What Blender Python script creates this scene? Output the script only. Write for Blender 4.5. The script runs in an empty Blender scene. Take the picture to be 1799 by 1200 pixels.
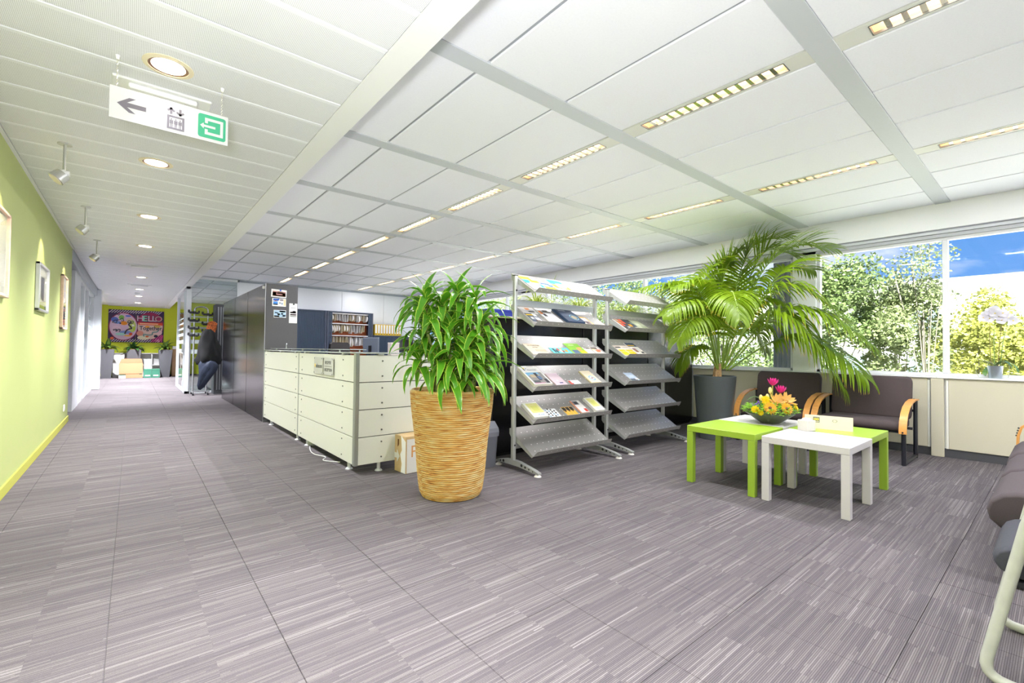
import bpy, bmesh, math, random
from mathutils import Vector, Matrix, Euler
random.seed(7)
SC = bpy.context.scene
COL = SC.collection
R = math.radians

# ------------------------------------------------------------------ camera
def cam_setup():
    yaw, pitch, roll = R(39.686), R(1.1034), R(0.6782)
    s, c = math.sin(yaw), math.cos(yaw)
    f = Vector((s*math.cos(pitch), c*math.cos(pitch), math.sin(pitch)))
    r = Vector((c, -s, 0)); u = r.cross(f)
    r2 = r*math.cos(roll)+u*math.sin(roll); u2 = u*math.cos(roll)-r*math.sin(roll)
    cd = bpy.data.cameras.new('camera'); co = bpy.data.objects.new('camera', cd); COL.objects.link(co)
    m = Matrix(((r2.x, u2.x, -f.x, 0), (r2.y, u2.y, -f.y, 0), (r2.z, u2.z, -f.z, 1.1), (0, 0, 0, 1)))
    co.matrix_world = m
    cd.sensor_width = 36; cd.sensor_fit = 'HORIZONTAL'
    cd.lens = 803.666/1799*36; cd.clip_start = .02; cd.clip_end = 300
    SC.camera = co
cam_setup()

# ------------------------------------------------------------------ world, sun, flash, exposure
SKY = .75; SUN = 14.0; FLASH = 105; LUM = 9.5; DOWN = 120; EXPOSURE = 1.62
SC.view_settings.view_transform = 'Standard'; SC.view_settings.look = 'None'
SC.view_settings.exposure = EXPOSURE; SC.view_settings.gamma = 1
SC.view_settings.use_curve_mapping = False
def world_setup():
    w = bpy.data.worlds.new('sky'); SC.world = w; w.use_nodes = True
    nt = w.node_tree; n = nt.nodes; l = nt.links; n.clear()
    out = n.new('ShaderNodeOutputWorld'); bg = n.new('ShaderNodeBackground')
    tc = n.new('ShaderNodeTexCoord'); sep = n.new('ShaderNodeSeparateXYZ')
    l.new(tc.outputs['Generated'], sep.inputs[0])
    rmp = n.new('ShaderNodeValToRGB')
    rmp.color_ramp.elements[0].position = 0.0; rmp.color_ramp.elements[0].color = (.085, .21, .45, 1)
    rmp.color_ramp.elements[1].position = .55; rmp.color_ramp.elements[1].color = (.03, .11, .36, 1)
    l.new(sep.outputs[2], rmp.inputs[0])
    mp = n.new('ShaderNodeMapping'); mp.inputs['Scale'].default_value = (2.6, 2.6, 6.5); mp.inputs['Location'].default_value = (.95, .42, .2)
    l.new(tc.outputs['Generated'], mp.inputs[0])
    nz = n.new('ShaderNodeTexNoise'); nz.inputs['Scale'].default_value = 1.6; nz.inputs['Detail'].default_value = 7; nz.inputs['Roughness'].default_value = .55
    l.new(mp.outputs[0], nz.inputs['Vector'])
    cr = n.new('ShaderNodeValToRGB'); cr.color_ramp.elements[0].position = .45; cr.color_ramp.elements[1].position = .63
    l.new(nz.outputs['Fac'], cr.inputs[0])
    mx = n.new('ShaderNodeMix'); mx.data_type = 'RGBA'
    l.new(cr.outputs[0], mx.inputs[0]); l.new(rmp.outputs[0], mx.inputs[6]); mx.inputs[7].default_value = (.50, .51, .53, 1)
    l.new(mx.outputs[2], bg.inputs[0]); bg.inputs[1].default_value = SKY
    l.new(bg.outputs[0], out.inputs[0])
world_setup()
def add_light(name, kind, energy, loc, color=(1, 1, 1), rot=None, parent=None, **kw):
    d = bpy.data.lights.new(name, kind); d.energy = energy; d.color = color
    for k, v in kw.items(): setattr(d, k, v)
    o = bpy.data.objects.new(name, d); COL.objects.link(o); o.location = loc
    if rot is not None: o.rotation_euler = rot
    if parent is not None: o.parent = parent
    return o
# sun stands behind the building and lights the trees; the roof keeps it out of the room
sun = add_light('sun', 'SUN', SUN, (0, 0, 30), (1, .98, .95), angle=R(.6))
sun.rotation_euler = Vector((.62, .30, -.72)).to_track_quat('-Z', 'Y').to_euler()
# the photographer's flash, tilted up beside the camera (the sign and the stem spots throw its shadows on the ceiling)
fl_ = add_light('camera_flash', 'SPOT', FLASH, (-.19, -.02, 1.23), (.92, .925, 1), shadow_soft_size=.10, spot_size=R(165), spot_blend=1.0)
fl_.rotation_euler = Vector((.36, .50, .79)).to_track_quat('-Z', 'Y').to_euler()

# ------------------------------------------------------------------ materials
def S(*c):
    if len(c) == 1: c = c[0]
    o = []
    for x in c[:3]:
        x = x/255.0
        o.append(x/12.92 if x <= .04045 else ((x+.055)/1.055)**2.4)
    return (o[0], o[1], o[2], 1)
MATS = {}
def mat(name, col=(200, 200, 200), rough=.5, metal=0.0, spec=.5, noise=0, nscale=40, bump=0, bscale=200, coat=0, emit=None, estr=0, trans=0, stretch=None, aniso=0):
    if name in MATS: return MATS[name]
    m = bpy.data.materials.new(name); m.use_nodes = True; MATS[name] = m
    nt = m.node_tree; n = nt.nodes; l = nt.links; b = n['Principled BSDF']
    c = S(col); b.inputs['Base Color'].default_value = c
    b.inputs['Roughness'].default_value = rough; b.inputs['Metallic'].default_value = metal
    b.inputs['Specular IOR Level'].default_value = spec
    if coat: b.inputs['Coat Weight'].default_value = coat; b.inputs['Coat Roughness'].default_value = .05
    if emit: b.inputs['Emission Color'].default_value = S(emit); b.inputs['Emission Strength'].default_value = estr
    if trans: b.inputs['Transmission Weight'].default_value = trans
    if noise or bump:
        tc = n.new('ShaderNodeTexCoord'); mp = n.new('ShaderNodeMapping'); l.new(tc.outputs['Object'], mp.inputs[0])
        if stretch: mp.inputs['Scale'].default_value = stretch
    if noise:
        nz = n.new('ShaderNodeTexNoise'); nz.inputs['Scale'].default_value = nscale; nz.inputs['Detail'].default_value = 5
        l.new(mp.outputs[0], nz.inputs['Vector'])
        mx = n.new('ShaderNodeMix'); mx.data_type = 'RGBA'
        mr = n.new('ShaderNodeMapRange'); mr.inputs[1].default_value = .3; mr.inputs[2].default_value = .7
        l.new(nz.outputs['Fac'], mr.inputs[0]); l.new(mr.outputs[0], mx.inputs[0])
        mx.inputs[6].default_value = tuple(min(1, x*(1-noise)) for x in c[:3])+(1,)
        mx.inputs[7].default_value = tuple(min(1, x*(1+noise)) for x in c[:3])+(1,)
        l.new(mx.outputs[2], b.inputs['Base Color'])
    if bump:
        nb = n.new('ShaderNodeTexNoise'); nb.inputs['Scale'].default_value = bscale; nb.inputs['Detail'].default_value = 3
        l.new(mp.outputs[0], nb.inputs['Vector'])
        bp = n.new('ShaderNodeBump'); bp.inputs['Strength'].default_value = bump; bp.inputs['Distance'].default_value = .004
        l.new(nb.outputs['Fac'], bp.inputs['Height']); l.new(bp.outputs[0], b.inputs['Normal'])
    return m
def nodes_of(name):
    m = bpy.data.materials.new(name); m.use_nodes = True; MATS[name] = m
    return m, m.node_tree.nodes, m.node_tree.links, m.node_tree.nodes['Principled BSDF']
def glass_mat(name, tint=(1, 1, 1, 1), refl=1.0, ior=1.45):
    m, n, l, b = nodes_of(name); out = n['Material Output']; n.remove(b)
    tr = n.new('ShaderNodeBsdfTransparent'); tr.inputs[0].default_value = tint
    gl = n.new('ShaderNodeBsdfGlossy'); gl.inputs['Roughness'].default_value = .01; gl.inputs[0].default_value = (refl, refl, refl, 1)
    fr = n.new('ShaderNodeFresnel'); fr.inputs[0].default_value = ior; ge = n.new('ShaderNodeNewGeometry')
    # only the entry face reflects: straight-through glass must not see total reflection on its way out
    k1 = n.new('ShaderNodeMath'); k1.operation = 'SUBTRACT'; k1.inputs[0].default_value = 1; l.new(ge.outputs['Backfacing'], k1.inputs[1])
    k2 = n.new('ShaderNodeMath'); k2.operation = 'MULTIPLY'; l.new(fr.outputs[0], k2.inputs[0]); l.new(k1.outputs[0], k2.inputs[1])
    mx = n.new('ShaderNodeMixShader'); l.new(k2.outputs[0], mx.inputs[0]); l.new(tr.outputs[0], mx.inputs[1]); l.new(gl.outputs[0], mx.inputs[2])
    l.new(mx.outputs[0], out.inputs[0]); return m
def leaf_mat(name, c_mid, c_edge, tip=None, rough=.35, trans=.25, edge=.36):
    """UV.x runs across the leaf (0..1), UV.y along it."""
    m, n, l, b = nodes_of(name)
    uv = n.new('ShaderNodeUVMap'); sp = n.new('ShaderNodeSeparateXYZ'); l.new(uv.outputs[0], sp.inputs[0])
    a = n.new('ShaderNodeMath'); a.operation = 'SUBTRACT'; a.inputs[1].default_value = .5; l.new(sp.outputs[0], a.inputs[0])
    a2 = n.new('ShaderNodeMath'); a2.operation = 'ABSOLUTE'; l.new(a.outputs[0], a2.inputs[0])
    mr = n.new('ShaderNodeMapRange'); mr.inputs[1].default_value = edge; mr.inputs[2].default_value = edge+.07; l.new(a2.outputs[0], mr.inputs[0])
    mx = n.new('ShaderNodeMix'); mx.data_type = 'RGBA'; l.new(mr.outputs[0], mx.inputs[0])
    nz = n.new('ShaderNodeTexNoise'); nz.inputs['Scale'].default_value = 6; geo = n.new('ShaderNodeNewGeometry'); l.new(geo.outputs['Position'], nz.inputs['Vector'])
    mc = n.new('ShaderNodeMix'); mc.data_type = 'RGBA'; l.new(nz.outputs['Fac'], mc.inputs[0])
    c = S(c_mid); mc.inputs[6].default_value = (c[0]*.6, c[1]*.68, c[2]*.6, 1); mc.inputs[7].default_value = (min(1, c[0]*1.5), min(1, c[1]*1.35), c[2]*1.3, 1)
    l.new(mc.outputs[2], mx.inputs[6]); mx.inputs[7].default_value = S(c_edge)
    last = mx.outputs[2]
    if tip:
        mt = n.new('ShaderNodeMapRange'); mt.inputs[1].default_value = .9; mt.inputs[2].default_value = .99; l.new(sp.outputs[1], mt.inputs[0])
        m2 = n.new('ShaderNodeMix'); m2.data_type = 'RGBA'; l.new(mt.outputs[0], m2.inputs[0]); l.new(last, m2.inputs[6]); m2.inputs[7].default_value = S(tip); last = m2.outputs[2]
    l.new(last, b.inputs['Base Color']); b.inputs['Roughness'].default_value = rough
    tl = n.new('ShaderNodeBsdfTranslucent'); l.new(last, tl.inputs[0])
    ms = n.new('ShaderNodeMixShader'); ms.inputs[0].default_value = trans
    l.new(b.outputs[0], ms.inputs[1]); l.new(tl.outputs[0], ms.inputs[2]); l.new(ms.outputs[0], n['Material Output'].inputs[0])
    return m

# ------------------------------------------------------------------ mesh building
class MB:
    def __init__(s): s.v = []; s.f = []; s.uv = {}; s.mi = {}; s.cur = 0
    def add(s, vs, fs, uvs=None):
        b = len(s.v); s.v += [tuple(x) for x in vs]
        for i, f in enumerate(fs):
            if s.cur: s.mi[len(s.f)] = s.cur
            if uvs: s.uv[len(s.f)] = uvs[i]
            s.f.append(tuple(b+k for k in f))
        return s
    def box(s, x0, x1, y0, y1, z0, z1, b=0, M=None):
        cx, cy, cz = (x0+x1)/2, (y0+y1)/2, (z0+z1)/2; hx, hy, hz = abs(x1-x0)/2, abs(y1-y0)/2, abs(z1-z0)/2
        b = min(b, hx*.9, hy*.9, hz*.9)
        if b <= 0:
            vs = [Vector((cx+i*hx, cy+j*hy, cz+k*hz)) for i in (-1, 1) for j in (-1, 1) for k in (-1, 1)]
            fs = [(0, 1, 3, 2), (4, 6, 7, 5), (0, 4, 5, 1), (2, 3, 7, 6), (0, 2, 6, 4), (1, 5, 7, 3)]
        else:
            vs = []; idx = {}
            for i in (-1, 1):
                for j in (-1, 1):
                    for k in (-1, 1):
                        for a in range(3):
                            h = [hx-b, hy-b, hz-b]; h[a] += b
                            idx[(i, j, k, a)] = len(vs); vs.append(Vector((cx+i*h[0], cy+j*h[1], cz+k*h[2])))
            fs = []
            sg = (-1, 1)
            for a in range(3):
                o1, o2 = [q for q in range(3) if q != a]
                for sgn in sg:
                    f = []
                    for p, q in ((-1, -1), (1, -1), (1, 1), (-1, 1)):
                        t = [0, 0, 0]; t[a] = sgn; t[o1] = p; t[o2] = q; f.append(idx[(t[0], t[1], t[2], a)])
                    fs.append(tuple(f))
                for p in sg:
                    for q in sg:
                        t = [0, 0, 0]; t[o1] = p; t[o2] = q; f = []
                        t[a] = -1; f += [idx[(t[0], t[1], t[2], o1)], idx[(t[0], t[1], t[2], o2)]]
                        t[a] = 1; f += [idx[(t[0], t[1], t[2], o2)], idx[(t[0], t[1], t[2], o1)]]
                        fs.append(tuple(f))
            for i in sg:
                for j in sg:
                    for k in sg: fs.append((idx[(i, j, k, 0)], idx[(i, j, k, 1)], idx[(i, j, k, 2)]))
        if M is not None: vs = [M @ v for v in vs]
        return s.add(vs, fs)
    def tube(s, pts, r, n=8, caps=True, flat=None):
        """tube along pts; r scalar or list; flat=(a,b) makes an oval section (a along the side vector)."""
        pts = [Vector(p) for p in pts]; vs = []; m = len(pts)
        rr = r if isinstance(r, (list, tuple)) else [r]*m
        prev = None
        for i, p in enumerate(pts):
            d = (pts[min(i+1, m-1)]-pts[max(i-1, 0)])
            d = d.normalized() if d.length > 1e-9 else Vector((0, 0, 1))
            if prev is None:
                a = Vector((0, 0, 1)) if abs(d.z) < .9 else Vector((1, 0, 0))
                x = d.cross(a).normalized()
            else:
                x = prev-d*prev.dot(d); x = x.normalized() if x.length > 1e-6 else d.orthogonal().normalized()
            prev = x; y = d.cross(x)
            fa, fb = flat if flat else (1, 1)
            for k in range(n):
                t = 2*math.pi*k/n; vs.append(p+x*(math.cos(t)*rr[i]*fa)+y*(math.sin(t)*rr[i]*fb))
        fs = [(i*n+k, i*n+(k+1) % n, (i+1)*n+(k+1) % n, (i+1)*n+k) for i in range(m-1) for k in range(n)]
        if caps: fs += [tuple(range(n)), tuple((m-1)*n+k for k in range(n))]
        return s.add(vs, fs)
    def cyl(s, p0, p1, r0, r1=None, n=16): return s.tube([p0, p1], [r0, r0 if r1 is None else r1], n)
    def lathe(s, prof, c=(0, 0, 0), n=32, caps=True, sx=1, sy=1):
        vs = []; m = len(prof)
        for r, z in prof:
            for k in range(n):
                t = 2*math.pi*k/n; vs.append((c[0]+r*math.cos(t)*sx, c[1]+r*math.sin(t)*sy, c[2]+z))
        fs = [(i*n+k, i*n+(k+1) % n, (i+1)*n+(k+1) % n, (i+1)*n+k) for i in range(m-1) for k in range(n)]
        if caps and prof[0][0] > 1e-6: fs.append(tuple(range(n)))
        if caps and prof[-1][0] > 1e-6: fs.append(tuple((m-1)*n+k for k in range(n)))
        return s.add(vs, fs)
    def shell(s, prof, c=(0, 0, 0), n=32, sx=1, sy=1):
        """lathe of a closed profile loop (no caps)"""
        vs = []; m = len(prof)
        for r, z in prof:
            for k in range(n):
                t = 2*math.pi*k/n; vs.append((c[0]+r*math.cos(t)*sx, c[1]+r*math.sin(t)*sy, c[2]+z))
        fs = [(i*n+k, i*n+(k+1) % n, ((i+1) % m)*n+(k+1) % n, ((i+1) % m)*n+k) for i in range(m) for k in range(n)]
        return s.add(vs, fs)
    def prism(s, poly, t0, t1, M=None):
        """poly in xy, extruded z from t0 to t1, then transformed by M"""
        m = len(poly)
        vs = [Vector((x, y, t0)) for x, y in poly]+[Vector((x, y, t1)) for x, y in poly]
        fs = [tuple(range(m)), tuple(range(m, 2*m))]+[(i, (i+1) % m, m+(i+1) % m, m+i) for i in range(m)]
        if M is not None: vs = [M @ v for v in vs]
        return s.add(vs, fs)
    def ball(s, c, r, n=10, m=7, sc=(1, 1, 1)):
        prof = [(r*math.sin(math.pi*i/m), -r*math.cos(math.pi*i/m)) for i in range(m+1)]
        vs = []; 
        for rr, z in prof:
            for k in range(n):
                t = 2*math.pi*k/n; vs.append((c[0]+rr*math.cos(t)*sc[0], c[1]+rr*math.sin(t)*sc[1], c[2]+z*sc[2]))
        fs = [(i*n+k, i*n+(k+1) % n, (i+1)*n+(k+1) % n, (i+1)*n+k) for i in range(m) for k in range(n)]
        return s.add(vs, fs)
    def leaf(s, pts, widths, up=Vector((0, 0, 1)), fold=.18):
        """ribbon leaf along pts with a folded midrib, UVs across/along"""
        pts = [Vector(p) for p in pts]; m = len(pts); vs = []
        for i, p in enumerate(pts):
            d = (pts[min(i+1, m-1)]-pts[max(i-1, 0)]).normalized()
            x = d.cross(up); x = x.normalized() if x.length > 1e-4 else Vector((1, 0, 0))
            nrm = x.cross(d).normalized(); w = widths[i]/2
            vs += [p-x*w+nrm*w*fold, p, p+x*w+nrm*w*fold]
        fs = []; uvs = []
        for i in range(m-1):
            a, b2 = i/(m-1), (i+1)/(m-1)
            fs.append((i*3, i*3+1, i*3+4, i*3+3)); uvs.append(((0, a), (.5, a), (.5, b2), (0, b2)))
            fs.append((i*3+1, i*3+2, i*3+5, i*3+4)); uvs.append(((.5, a), (1, a), (1, b2), (.5, b2)))
        return s.add(vs, fs, uvs)
    def mesh(s, name, m=None, smooth=False, recalc=True):
        me = bpy.data.meshes.new(name); me.from_pydata(s.v, [], s.f)
        if s.uv:
            ul = me.uv_layers.new(name='UVMap')
            for p in me.polygons:
                u = s.uv.get(p.index)
                if u:
                    for k, li in enumerate(p.loop_indices): ul.data[li].uv = u[k]
        if m is not None:
            for q in (m if isinstance(m, (list, tuple)) else [m]): me.materials.append(q)
        for i, k in s.mi.items(): me.polygons[i].material_index = k
        if recalc:
            bm = bmesh.new(); bm.from_mesh(me); bmesh.ops.recalc_face_normals(bm, faces=bm.faces); bm.to_mesh(me); bm.free()
        if smooth:
            me.polygons.foreach_set('use_smooth', [True]*len(me.polygons))
            if smooth != 'all':
                try: me.set_sharp_from_angle(angle=R(40))
                except Exception: pass
        return me
    def build(s, name, m, parent=None, smooth=False, loc=None, recalc=True):
        return inst(s.mesh(name, m, smooth, recalc), name, parent, loc)
def inst(me, name, parent=None, loc=None, rot=None, scale=None):
    o = bpy.data.objects.new(name, me); COL.objects.link(o)
    if parent is not None: o.parent = parent
    if loc is not None: o.location = loc
    if rot is not None: o.rotation_euler = rot
    if scale is not None: o.scale = scale
    return o
def tag(o, label=None, cat=None, group=None, kind=None):
    if label: o['label'] = label
    if cat: o['category'] = cat
    if group: o['group'] = group
    if kind: o['kind'] = kind
    return o
def thing(name, label, cat, loc=(0, 0, 0), rz=0, group=None, rot=None):
    o = bpy.data.objects.new(name, None); COL.objects.link(o); o.empty_display_size = .1
    o.location = loc; o.rotation_euler = rot if rot is not None else (0, 0, rz)
    return tag(o, label, cat, group)
def struct(o, label=None): o['kind'] = 'structure'; return tag(o, label)
def stuff(o): o['kind'] = 'stuff'; return o
def bx(name, m, parent, x0, x1, y0, y1, z0, z1, b=0, smooth=False):
    return MB().box(x0, x1, y0, y1, z0, z1, b).build(name, m, parent, smooth)
def text(name, body, size, m, parent, M, ex=.0006, align='CENTER', sx=1, bold=0):
    cu = bpy.data.curves.new(name, 'FONT'); cu.body = body; cu.size = size; cu.extrude = ex; cu.align_x = align; cu.align_y = 'CENTER'; cu.offset = bold
    cu.resolution_u = 3
    t = bpy.data.objects.new('tmp_text', cu); COL.objects.link(t); bpy.context.view_layer.update()
    me = bpy.data.meshes.new_from_object(t.evaluated_get(bpy.context.evaluated_depsgraph_get()))
    bpy.data.objects.remove(t); bpy.data.curves.remove(cu)
    me.materials.clear(); me.materials.append(m); me.transform(Matrix.Diagonal((sx, 1, 1, 1))); me.transform(M)
    return inst(me, name, parent)
def frame(origin, xdir, ydir):
    """matrix whose local x,y lie in a surface; z is the outward normal"""
    x = Vector(xdir).normalized(); y = Vector(ydir).normalized(); z = x.cross(y)
    return Matrix(((x.x, y.x, z.x, origin[0]), (x.y, y.y, z.y, origin[1]), (x.z, y.z, z.z, origin[2]), (0, 0, 0, 1)))
def copy_tree(o, parent=None):
    c = o.copy(); COL.objects.link(c)
    if parent is not None: c.parent = parent
    for ch in KIDS(o): copy_tree(ch, c)
    return c
def KIDS(o): return [x for x in COL.objects if x.parent == o]

# ------------------------------------------------------------------ structural materials
WHITE = mat('white_paint', (244, 244, 244), .6)
def carpet_material():
    m, n, l, b = nodes_of('striped_carpet')
    geo = n.new('ShaderNodeNewGeometry'); sp = n.new('ShaderNodeSeparateXYZ'); l.new(geo.outputs['Position'], sp.inputs[0])
    def mth(op, a, bb=None, c=None):
        q = n.new('ShaderNodeMath'); q.operation = op
        for i, v in enumerate((a, bb, c)):
            if v is None: continue
            if isinstance(v, (int, float)): q.inputs[i].default_value = v
            else: l.new(v, q.inputs[i])
        return q.outputs[0]
    tx = mth('FLOOR', mth('DIVIDE', mth('ADD', sp.outputs[0], 10.05-.05+.05), .515))
    ty = mth('FLOOR', mth('DIVIDE', mth('ADD', sp.outputs[1], 10.3-.39), .515))
    row = mth('FLOOR', mth('DIVIDE', sp.outputs[1], .0062))
    wr = n.new('ShaderNodeTexWhiteNoise'); wr.noise_dimensions = '2D'
    cv = n.new('ShaderNodeCombineXYZ'); l.new(row, cv.inputs[0]); l.new(tx, cv.inputs[1]); l.new(cv.outputs[0], wr.inputs['Vector'])
    seg = mth('FLOOR', mth('ADD', mth('DIVIDE', sp.outputs[0], .515), mth('MULTIPLY', wr.outputs[0], 3)))
    ws = n.new('ShaderNodeTexWhiteNoise'); ws.noise_dimensions = '3D'
    cv2 = n.new('ShaderNodeCombineXYZ'); l.new(row, cv2.inputs[0]); l.new(seg, cv2.inputs[1]); l.new(tx, cv2.inputs[2]); l.new(cv2.outputs[0], ws.inputs['Vector'])
    # wide colour bands so that neighbouring rows cluster
    nb = n.new('ShaderNodeTexNoise'); nb.inputs['Scale'].default_value = 1; nb.inputs['Detail'].default_value = 2
    cv3 = n.new('ShaderNodeCombineXYZ'); l.new(mth('MULTIPLY', sp.outputs[0], 1.3), cv3.inputs[0]); l.new(mth('MULTIPLY', sp.outputs[1], 16), cv3.inputs[1]); l.new(mth('MULTIPLY', tx, 7.3), cv3.inputs[2])
    l.new(cv3.outputs[0], nb.inputs['Vector'])
    val = mth('ADD', mth('MULTIPLY', ws.outputs[0], .78), mth('MULTIPLY', mth('SUBTRACT', nb.outputs['Fac'], .42), .8))
    cr = n.new('ShaderNodeValToRGB'); e = cr.color_ramp.elements; cr.color_ramp.interpolation = 'LINEAR'
    e[0].position = .0; e[0].color = S(95, 90, 93); e[1].position = 1.0; e[1].color = S(143, 137, 137)
    for p, c in ((.35, (103, 97, 99)), (.6, (110, 104, 105)), (.76, (117, 111, 111)), (.90, (130, 124, 124))):
        q = e.new(p); q.color = S(c)
    l.new(val, cr.inputs[0])
    # rib shading between the tufted rows and along the loops
    rib = mth('ABSOLUTE', mth('SUBTRACT', mth('FRACT', mth('DIVIDE', sp.outputs[1], .0062)), .5))
    loop = n.new('ShaderNodeTexNoise'); loop.inputs['Scale'].default_value = 260; l.new(geo.outputs['Position'], loop.inputs['Vector'])
    k = mth('MULTIPLY', mth('SUBTRACT', 1.08, mth('MULTIPLY', mth('POWER', mth('MULTIPLY', rib, 2), 2.5), .62)), mth('ADD', .72, mth('MULTIPLY', loop.outputs['Fac'], .56)))
    wt = n.new('ShaderNodeTexWhiteNoise'); wt.noise_dimensions = '2D'
    cv4 = n.new('ShaderNodeCombineXYZ'); l.new(tx, cv4.inputs[0]); l.new(ty, cv4.inputs[1]); l.new(cv4.outputs[0], wt.inputs['Vector'])
    k = mth('MULTIPLY', k, mth('ADD', .95, mth('MULTIPLY', wt.outputs[0], .1)))
    sc = n.new('ShaderNodeVectorMath'); sc.operation = 'SCALE'; l.new(cr.outputs[0], sc.inputs[0]); l.new(k, sc.inputs['Scale'])
    l.new(sc.outputs[0], b.inputs['Base Color']); b.inputs['Roughness'].default_value = .95; b.inputs['Specular IOR Level'].default_value = .1
    bp = n.new('ShaderNodeBump'); bp.inputs['Strength'].default_value = .35; bp.inputs['Distance'].default_value = .003
    l.new(mth('ADD', mth('MULTIPLY', rib, -1), loop.outputs['Fac']), bp.inputs['Height']); l.new(bp.outputs[0], b.inputs['Normal'])
    return m
CARPET = carpet_material()
def plank_material():
    m, n, l, b = nodes_of('perforated_metal')
    geo = n.new('ShaderNodeNewGeometry'); sp = n.new('ShaderNodeSeparateXYZ'); l.new(geo.outputs['Position'], sp.inputs[0])
    def mth(op, a, bb=None):
        q = n.new('ShaderNodeMath'); q.operation = op
        for i, v in enumerate((a, bb)):
            if v is None: continue
            if isinstance(v, (int, float)): q.inputs[i].default_value = v
            else: l.new(v, q.inputs[i])
        return q.outputs[0]
    fx = mth('SUBTRACT', mth('FRACT', mth('DIVIDE', sp.outputs[0], .0065)), .5)
    fy = mth('SUBTRACT', mth('FRACT', mth('DIVIDE', sp.outputs[1], .0065)), .5)
    d = mth('SQRT', mth('ADD', mth('MULTIPLY', fx, fx), mth('MULTIPLY', fy, fy)))
    hole = mth('LESS_THAN', d, .27)
    # the outer two centimetres of each plank are plain
    e1 = mth('ABSOLUTE', mth('SUBTRACT', mth('FRACT', mth('DIVIDE', mth('ADD', sp.outputs[1], 10.0-1.70+1.376), .3165)), .5))
    hole = mth('MULTIPLY', hole, mth('LESS_THAN', e1, .455))
    mx = n.new('ShaderNodeMix'); mx.data_type = 'RGBA'; l.new(hole, mx.inputs[0]); mx.inputs[6].default_value = S(244, 245, 250); mx.inputs[7].default_value = S(186, 187, 192)
    l.new(mx.outputs[2], b.inputs['Base Color']); b.inputs['Roughness'].default_value = .38; b.inputs['Specular IOR Level'].default_value = .45
    return m
PLANK = plank_material()
TILE = mat('ceiling_fleece', (244, 245, 251), .9, spec=.2, noise=.015, nscale=90)
BAND = mat('ceiling_band_metal', (204, 208, 212), .5)
JOINT = mat('ceiling_joint', (168, 171, 176), .7)
LIME = mat('lime_wall_paint', (188, 198, 126), .55, noise=.01, nscale=3)
LIMEW = mat('yellow_green_wall_paint', (207, 218, 46), .55)
CREAM = mat('cream_casing', (208, 202, 178), .42)
SILLM = mat('sill_laminate', (240, 240, 238), .25)
FRAMEW = mat('white_window_frame', (226, 227, 228), .35)
DARKBASE = mat('dark_skirting', (74, 74, 78), .6)
GLASS = glass_mat('clear_glass', (.97, .985, .98, 1))
GLASSG = glass_mat('partition_glass', (.90, .95, .94, 1), 1.0, 1.5)
FROST = mat('frosted_film', (214, 224, 222), .5, trans=.35)
ALU = mat('brushed_aluminium', (196, 198, 198), .32, metal=.85)
ALUW = mat('white_aluminium', (222, 225, 228), .4, metal=.2)

# ------------------------------------------------------------------ floor
fl = bx('floor', mat('subfloor', (110, 104, 104), .9), None, -3.4, 7.1, -3.1, 21.6, -.2, -.006); struct(fl)
tile_me = MB().box(-.2567, .2567, -.2567, .2567, -.006, 0, .0016).mesh('carpet_tile', CARPET)
_tl = []
for ix in range(-7, 14):
    for iy in range(-7, 42):
        cx = -.05+.515*(ix+.5); cy = .39+.515*(iy+.5)
        if cx > 7.2 or cx < -3.3 or cy < -3 or cy > 21.5: continue
        d = Vector((cx, cy, -1.1)); fw = .6386*cx+.7695*cy; rt = .7695*cx-.6386*cy
        vis = fw > .3 and abs(rt) < fw*1.2+.5 and 1.1/fw < .83 and not (cx < -.8) and not (cx > 1.6 and cy > 4.3) and not (cx > 6.9)
        _tl.append((not vis, fw, cx, cy))
_tl.sort(); _rest = MB()
for i, (nv, fw, cx, cy) in enumerate(_tl):
    if i < 290 and not nv: inst(tile_me, 'carpet_tile', fl, (cx, cy, random.choice((0, 0, 0, .0006, -.0005))))
    else: _rest.box(cx-.2567, cx+.2567, cy-.2567, cy+.2567, -.006, 0, .0016)
stuff(_rest.build('carpet_tiles', CARPET, fl, recalc=False))

# ------------------------------------------------------------------ room ceiling: tiles, bands and light channels
CZ = 2.77
ce = bx('ceiling', JOINT, None, 1.045, 7.1, -3.1, 21.5, CZ+.014, 3.1); struct(ce)
XI = [(1.05, 1.56), (1.56, 2.205), (2.205, 2.82), (2.98, 3.60), (3.60, 4.22), (4.22, 4.85), (5.01, 5.59), (5.59, 6.19), (6.19, 6.80)]
YB = [.83+1.355*k for k in range(-3, 16)]
_mt = {}
for i, y in enumerate(YB[:-1]):
    y0, y1 = y+.0625, YB[i+1]-.0625
    for (x0, x1) in XI:
        if y0 > 13.3 and x0 > 4.5: continue
        w = round(x1-x0, 3); ln = round(y1-y0, 3)
        if (w, ln) not in _mt: _mt[(w, ln)] = MB().box(-w/2+.011, w/2-.011, -ln/2+.001, ln/2-.001, 0, .014, .003).mesh('ceiling_tile', TILE)
        inst(_mt[(w, ln)], 'ceiling_tile', ce, ((x0+x1)/2, (y0+y1)/2, CZ))
bme = MB().box(1.05, 6.80, -.0625, .0625, 0, .02, .002).mesh('ceiling_band', BAND)
for y in YB:
    if y < 21.4: inst(bme, 'ceiling_band', ce, (0, y, CZ-.004))
CH = mat('light_channel_metal', (222, 222, 214), .45)
LX = (2.90, 4.93)
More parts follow.
